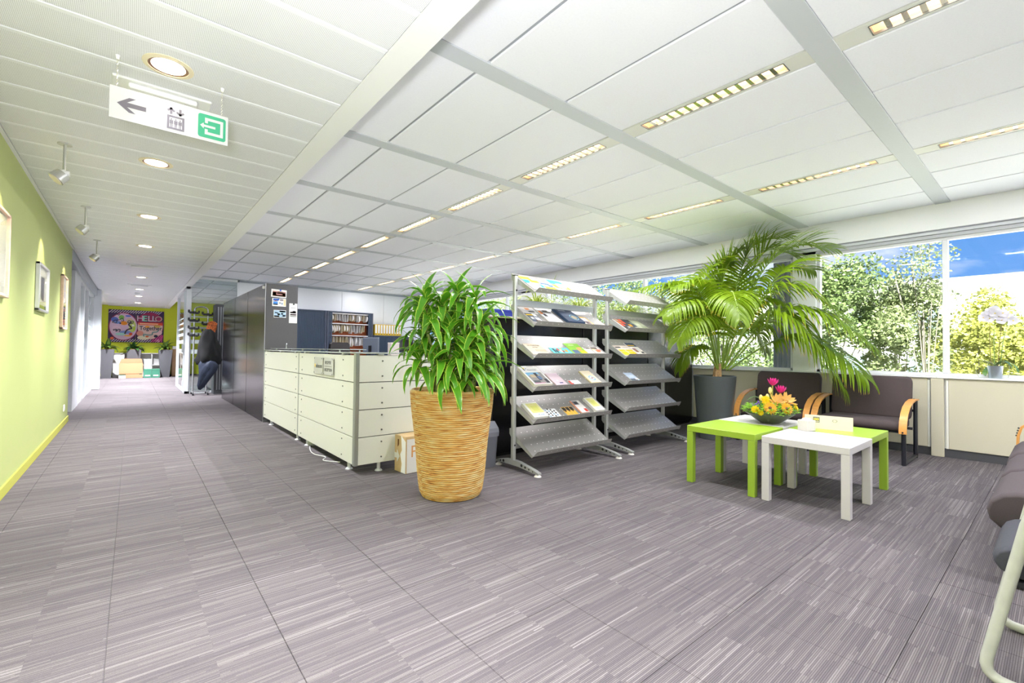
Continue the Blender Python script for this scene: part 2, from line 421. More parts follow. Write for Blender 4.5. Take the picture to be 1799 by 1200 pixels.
def lay_channel(cx, y0, y1):
    # channel plate with an opening for the fitting between y0+.125 and y1-.145
    a, b2 = y0+.125, y1-.145; m = MB()
    m.box(cx-.075, cx+.075, y0, a, CZ, CZ+.014); m.box(cx-.075, cx+.075, b2, y1, CZ, CZ+.014)
    m.box(cx-.075, cx-.05, a, b2, CZ, CZ+.014); m.box(cx+.05, cx+.075, a, b2, CZ, CZ+.014)
    m.build('light_channel', CH, ce); return a, b2
CANAL = [(cx, i, lay_channel(cx, YB[i]+.0625, YB[i+1]-.0625)) for cx in LX for i in range(0, 12)]
# the channel openings need depth: a dark void above is cut out of the slab by raising it there
ce.data = MB().box(1.045, 2.84, -3.1, 21.5, CZ+.014, 3.1).box(2.96, 4.87, -3.1, 21.5, CZ+.014, 3.1).box(4.99, 7.1, -3.1, 21.5, CZ+.014, 3.1).box(2.84, 2.96, -3.1, 21.5, CZ+.10, 3.1).box(4.87, 4.99, -3.1, 21.5, CZ+.10, 3.1).mesh('ceiling', JOINT)

# ------------------------------------------------------------------ corridor ceiling of perforated planks
cc = bx('ceiling', mat('plank_gap', (250, 250, 250), .6), None, -3.3, .92, -3.1, 21.5, 2.522, 3.1); struct(cc)
pme = MB().box(-.675, .897, -.1545, .1545, 0, .02, .003).mesh('ceiling_plank', PLANK)
for k in range(-15, 63): inst(pme, 'ceiling_plank', cc, (0, 1.70+.3165*(k+.5), 2.5))
bx('edge_trim', WHITE, cc, -.70, -.678, -3.1, 9.2, 2.497, 2.525); bx('edge_trim', WHITE, cc, .90, .925, -3.1, 21.4, 2.497, 2.525)
struct(bx('trim_1', WHITE, None, .921, 1.045, -3.05, 21.3, 2.5, 3.0, .004), 'white bulkhead beam between corridor ceiling and office ceiling')
struct(bx('sun_block_roof', mat('sun_block_slab', (150, 150, 150), .9), None, -6, 7.45, -4.5, 23, 3.1, 3.4))  # unseen slab added above the ceilings to block the sun

# ------------------------------------------------------------------ walls
struct(bx('wall_left', LIME, None, -.86, -.70, -3.05, 9.2, 0, 2.5), 'light lime green corridor wall with three framed pictures')
struct(bx('baseboard_left', mat('lime_skirting', (196, 196, 84), .45), None, -.70, -.687, -3.0, 9.2, 0, .085, .004))
struct(bx('wall_end', LIMEW, None, -3.3, 4.6, 21.3, 21.5, 0, 2.8), 'yellow green end wall of the corridor')
struct(bx('baseboard_end', mat('grey_skirting', (120, 110, 104), .6), None, -.95, 4.5, 21.285, 21.3, 0, .05))
struct(bx('wall_back', WHITE, None, -.86, 7.1, -3.2, -3.05, 0, 2.8))
struct(bx('wall_side', WHITE, None, -3.4, -3.25, 9.0, 21.5, 0, 2.6))
struct(bx('wall_room', WHITE, None, 4.5, 4.65, 13.3, 21.3, 0, 2.8))
struct(bx('wall_recess', WHITE, None, -3.3, -.86, 9.05, 9.2, 0, 2.5))
wf = bx('wall_far', JOINT, None, 2.02, 7.1, 13.165, 13.3, 0, 2.8); struct(wf, 'white panelled wall behind the office cabinets')
FP = mat('far_wall_panel', (228, 230, 234), .5)
for a, b2 in ((2.03, 3.318), (3.324, 4.576), (4.582, 5.838), (5.844, 6.95)): bx('panel', FP, wf, a, b2, 13.15, 13.165, 0, 2.72, .003)
bx('top_trim', mat('grey_wall_trim', (168, 176, 186), .5), wf, 2.02, 6.95, 13.145, 13.165, 2.72, 2.768)

# window wall
wr = MB().box(6.83, 7.1, -3.05, 13.2, -.2, .85).box(6.80, 7.1, -3.05, 13.2, 2.49, 3.1).box(6.86, 7.1, 2.06, 2.33, .85, 2.5).box(6.86, 7.1, 7.16, 7.95, .85, 2.5).build('wall_right', mat('bulkhead_paint', (248, 248, 248), .55))
struct(wr, 'window wall with cream casing below and white bulkhead above')
for a, b2 in ((-3.0, .795), (.965, 2.20), (2.23, 3.72), (4.35, 5.84), (5.87, 7.55), (7.58, 9.3), (9.33, 11.2), (11.23, 13.1)):
    bx('casing_panel', CREAM, wr, 6.80, 6.83, a, b2, .09, .848, .003)
bx('casing_cover', CREAM, wr, 6.775, 6.83, .83, .935, 0, .846, .003)
SLOT = mat('casing_slot', (236, 234, 224), .3)
for y in (.805, .955): bx('slot', SLOT, wr, 6.802, 6.812, y-.009, y+.009, .09, .83)
bx('skirting', DARKBASE, wr, 6.815, 6.84, -3.0, 13.1, 0, .09)
sl = MB()
for a, b2 in ((-3.0, .89), (.89, 2.2), (2.2, 13.1)): sl.box(6.775, 6.99, a+.001, b2-.001, .85, .868, .003)
sl.build('sill', SILLM, wr)
for y0, y1 in ((-3.0, 13.1),):
    bx('head_rail', mat('rail_white', (214, 216, 220), .4), wr, 6.835, 6.95, y0, y1, 2.445, 2.478, .004)
    bx('head_rail', mat('rail_grey', (192, 194, 198), .5), wr, 6.86, 6.97, y0, y1, 2.405, 2.445, .004)
    bx('shadow_gap', mat('rail_gap', (160, 162, 172), .6), wr, 6.83, 6.85, y0, y1, 2.478, 2.49)
def window(name, y0, y1, mull):
    w = thing(name, None, None, (6.92, (y0+y1)/2, .868)); struct(w)
    o = (6.92, (y0+y1)/2, .868); f = MB()
    def B(m, a, b2, c, d, e, g, bb=.004): return m.box(a-o[0], b2-o[0], c-o[1], d-o[1], e-o[2], g-o[2], bb)
    B(f, 6.89, 6.96, y0, y1, .868, .905); B(f, 6.89, 6.96, y0, y1, 2.375, 2.42); B(f, 6.89, 6.96, y0, y0+.04, .868, 2.42); B(f, 6.89, 6.96, y1-.04, y1, .868, 2.42)
    f.build('frame', FRAMEW, w)
    ys = [y0+.04]+list(mull)+[y1-.04]
    for y in mull: B(MB(), 6.885, 6.965, y-.024, y+.024, .905, 2.375).build('mullion', FRAMEW, w)
    for a, b2 in zip(ys[:-1], ys[1:]): B(MB(), 6.925, 6.931, a, b2, .90, 2.38, 0).build('pane', GLASS, w)
window('window_1', -3.0, 2.06, (-1.9, -.54, .826))
window('window_2', 2.33, 7.16, (3.42, 4.69, 5.95))
window('window_3', 7.95, 13.1, (8.53, 9.85, 11.2, 12.5))
# building corner piece outside: one grey facade fin seen through the window
t = thing('facade_fin', 'grey ribbed upright fin outside the glass beside the white pier', 'fin', (7.25, 2.56, -4))
m = MB().box(-.09, .12, -.13, .13, 0, 7.1, .01); m.build('fin_body', mat('fin_grey', (140, 142, 148), .5), t)
m = MB()
for k in range(4): m.box(-.1, -.09, -.12+k*.07, -.09+k*.07, 0, 7.1)
stuff(m.build('ribs', mat('fin_rib', (112, 114, 122), .5), t))

# left of the corridor: white pillars, header and a glazed front with a door
struct(bx('wall_pillar', ALUW, None, -.84, -.745, 10.45, 11.5, 0, 2.34, .005), 'white pillar panel beyond the green wall')
struct(bx('wall_pillar', ALUW, None, -.98, -.62, 15.4, 15.8, 0, 2.5, .006), 'second white pillar near the end of the corridor')
struct(bx('trim_2', mat('header_grey', (176, 182, 188), .4), None, -.84, -.70, 9.2, 15.4, 2.34, 2.52, .004))
struct(bx('wall_left', WHITE, None, -1.4, -1.3, 15.8, 21.3, 0, 2.5))
def glazed(name, loc, bays, axis, zt, stripes, lab):
    """bays: list of (a,b) along axis; frame posts between; stripes of frosted film"""
    w = thing(name, lab, None, loc); struct(w)
    def B(m, a, b2, c, d, e, g, bb=.003):
        return m.box(a, b2, c, d, e, g, bb) if axis == 'x' else m.box(c, d, a, b2, e, g, bb)
    fr = MB()
    for a, b2 in bays:
        B(fr, a, a+.05, -.035, .035, 0, zt); B(fr, b2-.05, b2, -.035, .035, 0, zt); B(fr, a, b2, -.035, .035, 0, .05); B(fr, a, b2, -.035, .035, zt-.06, zt)
        B(MB(), a+.05, b2-.05, -.005, .005, .05, zt-.06, 0).build('pane', GLASSG, w)
        for z0, z1 in stripes: B(MB(), a+.052, b2-.052, -.008, -.006, z0, z1, 0).build('film_stripe', FROST, w)
    fr.build('frame', ALUW, w); return w
STR = [(.93, 1.03), (1.17, 1.26), (1.36, 1.43), (1.52, 1.57), (1.66, 1.70), (1.79, 1.82)]
glazed('wall_glazed', (-.79, 11.5, 0), [(0, 1.1), (1.1, 2.1), (2.1, 3.9)], 'y', 2.34, STR, 'glazed office front along the left of the corridor')
h = MB()
for z in (.2, 1.9, 1.35): h.box(-.012, .02, 2.06, 2.12, z, z+.09)
h.build('hinge', ALU, bpy.data.objects['wall_glazed'], )
glazed('wall_glazed', (1.0, 13.08, 0), [(.0, 1.02)], 'x', 2.76, STR, 'glass partition behind the coat stand')
glazed('wall_glazed', (.985, 13.0, 0), [(0.62, 2.85)], 'y', 2.5, STR, 'glass pane along the right side of the corridor')
d = thing('door_1', 'narrow white framed glass door by the coat stand', None, (.985, 13.02, 0)); struct(d)
m = MB().box(-.04, .04, 0, .07, 0, 2.5, .003).box(-.04, .04, .53, .6, 0, 2.5, .003).box(-.04, .04, 0, .6, 2.44, 2.5, .003).box(-.04, .04, 0, .6, 0, .06, .003); m.build('frame', ALUW, d)
bx('pane', GLASSG, d, -.006, .006, .07, .53, .06, 2.44)
bx('handle', ALU, d, -.075, -.04, .46, .49, .95, 1.15, .004); m = MB()
for z in (.12, 2.25): m.box(-.05, -.035, .52, .6, z, z+.16, .003)
m.build('hinge', ALUW, d)
# outside ground, made pale so it bounces sun up onto the ceiling
struct(bx('ground', mat('pale_bounce_ground', (222, 222, 214), .9, noise=.1, nscale=.8), None, 7.6, 80, -45, 90, -4.3, -4.0))

# ------------------------------------------------------------------ ceiling lights
TUBE = mat('lit_tube', (255, 250, 240), .5, emit=(255, 246, 232), estr=7)
LOUV = mat('louvre_aluminium', (228, 226, 220), .18, metal=.9)
LOUVF = mat('light_rim', (120, 122, 122), .4, metal=.5)
WARM = mat('louvre_warm_reflector', (236, 204, 160), .35, metal=.4)
ORDN = ('first', 'second', 'third', 'fourth', 'fifth', 'sixth', 'seventh', 'eighth', 'ninth', 'tenth', 'eleventh', 'twelfth', 'thirteenth', 'fourteenth', 'fifteenth', 'sixteenth', 'seventeenth')
def ceiling_light(cx, i, y0, y1):
    L = y1-y0-.002; row = 'first' if cx < 4 else 'second'
    t = thing('ceiling_light', 'louvred strip light, %s from the front in the ceiling row %s' % (ORDN[i], 'nearer the beam' if cx < 4 else 'nearer the windows'), 'ceiling light', (cx, (y0+y1)/2, CZ), 0, 'recessed strip lights of the %s row' % row)
    m = MB(); h = L/2; w = .049
    for s in (-1, 1): m.box(s*w-.003, s*w+.003, -h, h, -.002, .055); m.box(-w, w, s*h-.003, s*h+.003, -.002, .055)
    m.build('rim', LOUVF, t)
    MB().add([(-.046, -h+.004, .012), (.046, -h+.004, .012), (.046, h-.004, .012), (-.046, h-.004, .012), (-.026, -h+.004, .06), (.026, -h+.004, .06), (.026, h-.004, .06), (-.026, h-.004, .06)],
             [(0, 3, 7, 4), (1, 5, 6, 2), (4, 7, 6, 5), (0, 4, 5, 1), (3, 2, 6, 7)]).build('reflector', WARM, t)
    MB().cyl((0, -h+.03, .046), (0, h-.03, .046), .008, n=8).build('tube', TUBE, t)
    nb = 14
    for k in range(1, nb): inst(LBL, 'louvre_blade', t, (0, -h+L*k/nb, 0))
    add_light('lamp_light', 'AREA', LUM*(.35 if i > 9 else 1), (0, 0, -.0005), (.91, .915, 1), (0, 0, 0), t, shape='RECTANGLE', size=.007, size_y=L*.94)
    return t
LBL = MB().add([(-.044, -.012, .004), (.044, -.012, .004), (.044, .012, .004), (-.044, .012, .004), (-.03, -.002, .034), (.03, -.002, .034), (.03, .002, .034), (-.03, .002, .034)],
               [(0, 1, 2, 3), (4, 7, 6, 5), (0, 4, 5, 1), (1, 5, 6, 2), (2, 6, 7, 3), (3, 7, 4, 0)]).mesh('louvre_blade', LOUV)
ORD = {}
for cx, i, (a, b2) in CANAL: ceiling_light(cx, i, a, b2)
_dring = mat('downlight_ring', (238, 226, 196), .4); _dcone = mat('downlight_cone', (150, 120, 96), .3, metal=.4)
_bulb = mat('lit_bulb', (255, 250, 240), .4, emit=(255, 240, 216), estr=8)
DN = ['nearest to the camera, above the hanging sign', 'second from the camera', 'third from the camera', 'fourth from the camera', 'fifth along the corridor', 'sixth along the corridor', 'seventh along the corridor', 'farthest, by the end wall', 'added unseen overhead between sign and camera', 'added unseen over the camera position']
for i, y in enumerate((2.85, 4.42, 6.31, 8.21, 12.0, 14.6, 16.6, 19.2, 1.25, -.4)):  # last two are out of view, added to light the foreground floor
    t = thing('downlight', 'round recessed corridor downlight with cream ring, '+DN[i], 'downlight', (.11, y, 2.5), 0, 'corridor downlights')
    MB().shell([(.083, .003), (.105, .002), (.105, -.003), (.083, -.006)], n=36).build('ring', _dring, t, True)
    MB().shell([(.083, -.002), (.083, -.0045), (.070, -.002), (.070, -.001)], n=28).build('reflector_cone', _dcone, t, True)
    MB().lathe([(.070, -.003), (.03, -.002), (0, -.0015)], n=24).build('lit_disc', _bulb, t, True)
    add_light('lamp_light', 'SPOT', DOWN*(.7, 1.0, 1.05, 1.6, 3.2, 3.3, 3.4, 4.6, 1.3, 1.2)[i], (0, 0, -.02), (.93, .935, 1), (R(-38) if i == 0 else 0, 0, 0), t, spot_size=R(108 if i == 0 else 122), spot_blend=1.0, shadow_soft_size=.06)
# flat emergency lights above the sign and further along
for i, y in enumerate((3.16, 10.25, 13.5)):
    t = thing('emergency_light', ('flat white emergency light fitting behind the hanging sign', 'flat white emergency light fitting midway along the corridor ceiling', 'flat white emergency light fitting near the far end of the corridor')[i], 'light fitting', (.105, y, 2.5), 0)
    bx('housing', WHITE, t, -.215, .215, -.06, .06, -.012, 0, .004)
    bx('diffuser', mat('light_diffuser', (245, 246, 246), .35), t, -.15, .15, -.035, .035, -.038, -.012, .006)
t = thing('smoke_detector', 'small round white smoke detector on the far corridor ceiling', 'smoke detector', (.08, 15.6, 2.5))
MB().lathe([(.0, -.05), (.045, -.045), (.055, -.02), (.06, 0)], n=20).build('detector_head', WHITE, t, True)

# ceiling spots on stems
SPOTM = mat('spot_satin_metal', (200, 200, 198), .3, metal=.7)
for i, y in enumerate((4.43, 6.30, 8.21)):
    t = thing('stem_spot', 'silver spot lamp on a ceiling stem, '+('nearest to the camera', 'second of the three', 'farthest of the three')[i], 'spot lamp', (-.39, y, 2.5), 0, 'stem spots along the green wall')
    MB().cyl((0, 0, 0), (0, 0, -.008), .04, n=20).build('ceiling_plate', SPOTM, t, True)
    MB().cyl((0, 0, -.008), (0, 0, -.19), .0085, n=10).build('stem', SPOTM, t, True)
    MB().cyl((-.028, 0, -.205), (.028, 0, -.205), .018, n=14).cyl((0, -.03, -.2), (0, .03, -.2), .012, n=10).build('joint', WHITE, t, True)
    MB().cyl((-.005, 0, -.215), (-.04, -.01, -.26), .044, .048, n=20).build('lamp_head', SPOTM, t, True)
    MB().cyl((-.0405, -.0101, -.2605), (-.043, -.0108, -.2635), .04, n=18).build('lens', mat('spot_lens', (235, 225, 210), .15), t, True)
    s = add_light('lamp_light', 'SPOT', 6, (-.05, -.012, -.275), (1, .85, .55), None, t, spot_size=R(70), spot_blend=.6, shadow_soft_size=.03)
    s.rotation_euler = Vector((-.55, .12, -.75)).to_track_quat('-Z', 'Y').to_euler()

# ------------------------------------------------------------------ hanging sign
GREYP = mat('sign_grey', (112, 107, 116), .6); GREEN = mat('sign_green', (62, 168, 128), .55); SIGNW = mat('sign_white', (205, 205, 206), .5, spec=.3)
t = thing('hanging_sign', 'white hanging sign with grey arrow, lift symbol and green exit symbol', 'sign', (.133, 2.9, 2.27))
bx('sign_board', SIGNW, t, -.243, .243, -.004, .004, -.078, .078, .001)
M = frame((0, -.0042, 0), (1, 0, 0), (0, 0, 1))
def pz(m, poly, z0=0, z1=.0006): return m.prism(poly, z0, z1, M)
ax, ay = -.155, .0
m = MB(); pz(m, [(-.215, 0), (-.170, .036), (-.145, .036), (-.178, .011), (-.105, .011), (-.105, -.011), (-.178, -.011), (-.145, -.036), (-.170, -.036)]); m.build('arrow', GREYP, t)
m = MB()
def ring(m, x0, x1, y0, y1, w):
    pz(m, [(x0, y0), (x1, y0), (x1, y0+w), (x0, y0+w)]); pz(m, [(x0, y1-w), (x1, y1-w), (x1, y1), (x0, y1)])
    pz(m, [(x0, y0+w), (x0+w, y0+w), (x0+w, y1-w), (x0, y1-w)]); pz(m, [(x1-w, y0+w), (x1, y0+w), (x1, y1-w), (x1-w, y1-w)])
ring(m, -.022, .05, -.062, .008, .0095)
for x, sg in ((-.006, 1), (.032, -1)):
    pz(m, [(x-.005, .014), (x+.005, .014), (x+.005, .048), (x-.005, .048)])
    y = .05 if sg > 0 else .012
    pz(m, [(x, y), (x+.018, y-sg*.016), (x+.011, y-sg*.023), (x, y-sg*.012), (x-.011, y-sg*.023), (x-.018, y-sg*.016)])
m.build('lift_symbol', GREYP, t)
for x in (-.004, .014, .032):
    m = MB(); pz(m, [(x+.0035*math.cos(a*math.pi/5), -.011+.0035*math.sin(a*math.pi/5)) for a in range(10)])
    pz(m, [(x-.0075, -.016), (x+.0075, -.016), (x+.0075, -.034), (x-.0075, -.034)]); pz(m, [(x-.0045, -.034), (x-.001, -.034), (x-.001, -.052), (x-.0045, -.052)]); pz(m, [(x+.001, -.034), (x+.0045, -.034), (x+.0045, -.052), (x+.001, -.052)])
    m.build('lift_passenger', GREYP, t)
x0, x1, y0, y1, r = .108, .232, -.062, .062, .012
poly = []
for cx, cy, a0 in ((x1-r, y1-r, 0), (x0+r, y1-r, 90), (x0+r, y0+r, 180), (x1-r, y0+r, 270)):
    for k in range(5): a = R(a0+k*22.5); poly.append((cx+r*math.cos(a), cy+r*math.sin(a)))
m = MB(); pz(m, poly); m.build('exit_panel', GREEN, t)
m = MB()
def pz2(poly): m.prism(poly, .0006, .0012, M)
for q in ([(.138, .030), (.220, .030), (.220, .044), (.138, .044)], [(.207, -.044), (.220, -.044), (.220, .030), (.207, .030)], [(.138, -.044), (.207, -.044), (.207, -.030), (.138, -.030)],
          [(.138, .016), (.151, .016), (.151, .030), (.138, .030)], [(.138, -.030), (.151, -.030), (.151, -.016), (.138, -.016)], [(.132, -.006), (.185, -.006), (.185, .006), (.132, .006)], [(.117, 0), (.133, .016), (.133, -.016)]): pz2(q)
m.build('exit_symbol', SIGNW, t)
for x in (-.217, .212):
    m = MB()
    for k in range(9): m.tube([(x-.003, 0, .08+.016*k), (x, .003*(-1)**k, .088+.016*k), (x+.003, 0, .096+.016*k)], .0016, 5)
    stuff(m.build('chain', mat('chain_metal', (206, 202, 190), .3, metal=.6), t))
    MB().cyl((x, 0, .21), (x, 0, .229), .006, .010, 10).build('ceiling_hook', WHITE, t, True)

# ------------------------------------------------------------------ pictures on the green wall
def picture(y0, y1, z0, z1, fm, lab, inner):
    t = thing('framed_picture', lab, 'picture', (-.699, (y0+y1)/2, (z0+z1)/2)); w, h = (y1-y0)/2, (z1-z0)/2; fw = .022
    m = MB()
    for s in (-1, 1): m.box(.0, .03, s*w-fw*(s > 0), s*w+fw*(s < 0), -h, h, .003); m.box(.0, .03, -w, w, s*h-fw*(s > 0), s*h+fw*(s < 0), .003)
    m.build('frame', fm, t)
    bx('mount', mat('picture_mount', (206, 200, 180), .7), t, .002, .012, -w+fw, w-fw, -h+fw, h-fw)
    for k, (a, b2, c, d, col) in enumerate(inner): bx('print', mat('print_%s' % '_'.join(map(str, col)), col, .7), t, .012, .0128, a*w, b2*w, c*h, d*h)
    bx('picture_glass', GLASS, t, .018, .020, -w+fw, w-fw, -h+fw, h-fw)
WOODP = mat('pinkish_wood', (222, 190, 172), .4, noise=.1, nscale=30); SILV = mat('silver_frame', (205, 205, 208), .3, metal=.6)
picture(3.72, 4.70, 1.42, 2.0, WOODP, 'wood framed picture on the lime wall, nearest the camera and cut by the frame edge', [(-.5, .5, -.6, .5, (188, 182, 164)), (.1, .5, -.2, .3, (120, 128, 126)), (-.5, .6, -.3, -.24, (235, 232, 225))])
picture(6.03, 6.67, 1.42, 1.87, SILV, 'silver framed line drawing hanging between two wood framed pictures', [(-.35, .45, -.55, .6, (190, 184, 160)), (-.28, .38, -.48, .52, (150, 152, 140)), (-.22, .32, -.40, .42, (196, 190, 168)), (-.1, .2, .0, .35, (160, 160, 148)), (-.1, .2, -.32, -.05, (168, 166, 150)), (-.9, .9, -.95, -.72, (130, 142, 70))])
picture(7.91, 8.44, 1.30, 1.98, WOODP, 'tall wood framed picture nearest the white pillar', [(-.7, .7, .0, .06, (225, 222, 214)), (-.7, .7, -.75, -.1, (150, 148, 130)), (-.5, .4, -.6, -.35, (110, 150, 140)), (-.3, .6, -.85, -.65, (170, 110, 100)), (-.6, .6, .2, .7, (160, 150, 140))])
t = thing('wall_socket', 'small white double socket low on the lime wall', 'socket', (-.699, 8.62, .25))
bx('socket_plate', WHITE, t, 0, .012, -.045, .045, -.045, .045, .005); bx('socket_insert', mat('socket_white', (225, 225, 225), .4), t, .012, .016, -.025, .025, -.025, .025, .002)

# ------------------------------------------------------------------ reception counter
PANW = mat('counter_panel_white', (224, 224, 213), .38); STEEL = mat('counter_steel', (168, 172, 168), .35, metal=.55); CGLASS = mat('counter_top_glass', (176, 182, 176), .08, spec=.8)
SCREW = mat('screw_metal', (130, 132, 128), .3, metal=.8)
t = thing('reception_counter', 'white panelled reception counter with steel posts, glass top and silver feet', 'counter', (1.5, 3.92, 0))
rows = [(.083, .318), (.325, .558), (.565, .798), (.805, 1.040)]
scr = MB()
for (a, b2) in ((.05, 1.765), (1.785, 3.565)):
    for z0, z1 in rows:
        bx('panel', PANW, t, 0, .02, a, b2, z0, z1, .002)
        for y in (a+.1, b2-.1) if a > 1 else (a+.27, b2-.13):
            for z in (z0+.045, z1-.045): scr.cyl((-.005, y, z), (.0, y, z), .007, n=8)
for z0, z1 in rows:
    bx('panel', PANW, t, .03, 1.05, 0, .02, z0, z1, .002)
    for x in (.24, .85):
        for z in (z0+.05, z1-.05): scr.cyl((x, -.005, z), (x, 0, z), .008, n=8)
stuff(scr.build('screws', SCREW, t, True))
for x0, x1, y0, y1 in ((-.006, .028, -.004, .045), (-.004, .02, 1.766, 1.784), (-.006, .02, 3.567, 3.59), (1.052, 1.08, 0, .03)): bx('post', STEEL, t, x0, x1, y0, y1, .078, 1.062, .003)
bx('carcass', mat('counter_core', (70, 70, 70), .7), t, .022, .06, .05, 3.56, .12, 1.04); bx('carcass', mat('counter_core'), t, .06, 1.05, .022, .06, .12, 1.04)
bx('counter_top', CGLASS, t, -.012, .36, -.012, 3.58, 1.054, 1.066, .002); bx('counter_top', CGLASS, t, .361, 1.07, -.012, .34, 1.054, 1.066, .002)
m = MB()
for y in (.30, 1.5, 1.9, 2.6, 3.4): m.box(-.014, .03, y-.03, y+.03, 1.040, 1.0535, .004)
for x in (.22, .47, .8): m.box(x-.03, x+.03, -.014, .03, 1.040, 1.0535, .004)
stuff(m.build('clamps', STEEL, t))
bx('glass_ledge', CGLASS, t, .06, .34, .62, 3.5, 1.084, 1.091, .002)
m = MB()
for y in (.7, 2.0, 3.3):
    for x in (.1, .3): m.cyl((x, y, 1.066), (x, y, 1.084), .009, n=8)
stuff(m.build('ledge_standoffs', STEEL, t, True))
for x, y in ((.05, .26), (.24, .05), (.05, 1.55), (.05, 1.95), (.05, 3.3), (.9, .05), (.4, .9)):
    MB().cyl((x, y, .012), (x, y, .12), .016, n=12).cyl((x, y, 0), (x, y, .012), .034, .026, 14).build('foot', ALUW, t, True)
DESKW = mat('desk_grey', (190, 190, 188), .5)
t = thing('reception_desk', 'light grey desk behind the reception counter', 'desk', (2.1, 5.3, 0))
bx('desk_top', DESKW, t, -.20, .55, -1.0, 1.9, .71, .74, .004)
for x, y in ((-.15, -.9), (.5, -.9), (-.15, 1.8), (.5, 1.8)): bx('leg', ALU, t, x-.025, x+.025, y-.025, y+.025, 0, .71)
def cable(name, lab, pts, m, r=.004):
    P = [Vector(p) for p in pts]; out = []
    for i in range(len(P)-1):
        p0, p1, p2, p3 = P[max(i-1, 0)], P[i], P[i+1], P[min(i+2, len(P)-1)]
        for k in range(5):
            u = k/5; out.append(.5*((2*p1)+(p2-p0)*u+(2*p0-5*p1+4*p2-p3)*u*u+(3*p1-p0-3*p2+p3)*u**3))
    out.append(P[-1]); return tag(MB().tube(out, r, 6).build(name, m, None, True), lab, 'cable')
cable('white_cable', 'thin white cable lying on the carpet under the counter', [(1.62, 5.6, .006), (1.50, 5.2, .005), (1.47, 4.95, .005), (1.52, 4.75, .005), (1.46, 4.62, .005), (1.56, 4.45, .006)], mat('cable_white', (228, 228, 228), .5), .0045)
t = thing('cable_box', 'small round grey cable box under the counter', 'cable box', (1.60, 5.45, 0))
MB().lathe([(.05, 0), (.05, .07), (.04, .085), (0, .09)], n=16).build('box_body', STEEL, t, True)
# acrylic plaques on the counter front
ACR = mat('plaque_acrylic', (204, 204, 190), .12, spec=.7); INK = mat('plaque_ink', (70, 70, 74), .5)
def plaque(name, lab, y0, y1, z0, z1):
    t = thing(name, lab, 'sign plaque', (1.5, (y0+y1)/2, (z0+z1)/2)); w, h = (y1-y0)/2, (z1-z0)/2
    bx('acrylic_sheet', ACR, t, -.016, -.011, -w, w, -h, h, .001)
    for y in (-w+.012, w-.012):
        for z in (-h+.012, h-.012): MB().cyl((-.020, y, z), (-.001, y, z), .0075, n=10).build('stud', mat('stud_chrome', (215, 215, 215), .15, metal=.9), t, True)
    return t, frame((-.0164, 0, 0), (0, -1, 0), (0, 0, 1))
t, M = plaque('company_plaque', 'clear acrylic plaque lettered educom with a yellow dot', 4.78, 5.06, .835, 1.005)
MB().prism([(-.105+.018*math.cos(a*math.pi/8), .0+.02*math.sin(a*math.pi/8)) for a in range(16)], 0, .0006, M).build('yellow_dot', mat('plaque_yellow', (238, 208, 110), .5), t)
text('lettering', 'educom', .062, INK, t, M @ Matrix.Translation((.022, -.004, 0)), bold=.001)
t, M = plaque('reception_plaque', 'clear acrylic plaque lettered RECEPTIE and RECEPTION', 4.47, 4.75, .835, 1.005)
text('lettering', 'RECEPTIE', .042, INK, t, M @ Matrix.Translation((-.008, .036, 0)), bold=.0006); text('lettering', 'RECEPTION', .042, INK, t, M @ Matrix.Translation((-.002, -.036, 0)), bold=.0006)
MB().prism([(-.11, -.002), (.1, -.002), (.1, .002), (-.11, .002)], 0, .0006, M).build('divider_line', INK, t)
t = thing('pen_hook', 'tiny steel pen stand on the counter glass by the tall cabinet', 'pen stand', (1.66, 6.95, 1.0915))
MB().tube([(0, 0, 0), (0, 0, .05), (0, -.015, .065), (0, -.025, .05)], .006, 6).build('hook', ALU, t, True)

# ------------------------------------------------------------------ tall glossy cabinets
BLK = mat('glossy_black_laminate', (30, 28, 32), .14, spec=.42); CHAR = mat('charcoal_laminate', (84, 82, 84), .5, noise=.06, nscale=300)
for i, (a, b2) in enumerate(((7.515, 8.86), (8.875, 10.12), (10.135, 11.56))):
    t = thing('tall_cabinet', ('glossy black tall cabinet whose grey end carries postcards', 'glossy black tall cabinet in the middle of its row', 'glossy black tall cabinet at the far end beside the coat stand')[i], 'cabinet', (1.5, a, 0), 0)
    L = b2-a
    bx('carcass', CHAR, t, .02, .44, .02, L, .0, 2.045, .003); bx('door_panel', BLK, t, 0, .018, .004, L, .0, 2.045, .003)
    if i == 0:
        bx('end_panel', CHAR, t, 0, .445, 0, .018, 0, 2.05, .003); bx('edge_strip', ALU, t, -.004, .001, .0, .012, 0, 2.05)
        MB().cyl((-.005, .05, 1.99), (-.035, .05, 1.99), .022, n=12).build('hook_knob', WHITE, t, True)
CM = lambda *c: mat('ink_%d_%d_%d' % c, c, .6)
def card(name, lab, cat, x0, x1, z0, z1, patches, base=(244, 242, 238), magnet=None, rz=0):
    t = thing(name, lab, cat, ((x0+x1)/2, 7.5135, (z0+z1)/2)); w, h = (x1-x0)/2, (z1-z0)/2
    bx('sheet', CM(*base), t, -w, w, -.0012, .001, -h, h)
    for a, b2, c, d, col in patches: bx('printed_patch', CM(*col), t, a*w, b2*w, -.0018, -.0012, c*h, d*h)
    if magnet: MB().cyl((magnet[0]*w, -.010, magnet[1]*h), (magnet[0]*w, -.0018, magnet[1]*h), .012, n=12).build('magnet', CM(*magnet[2]), t, True)
    t.rotation_euler = (0, rz, 0)
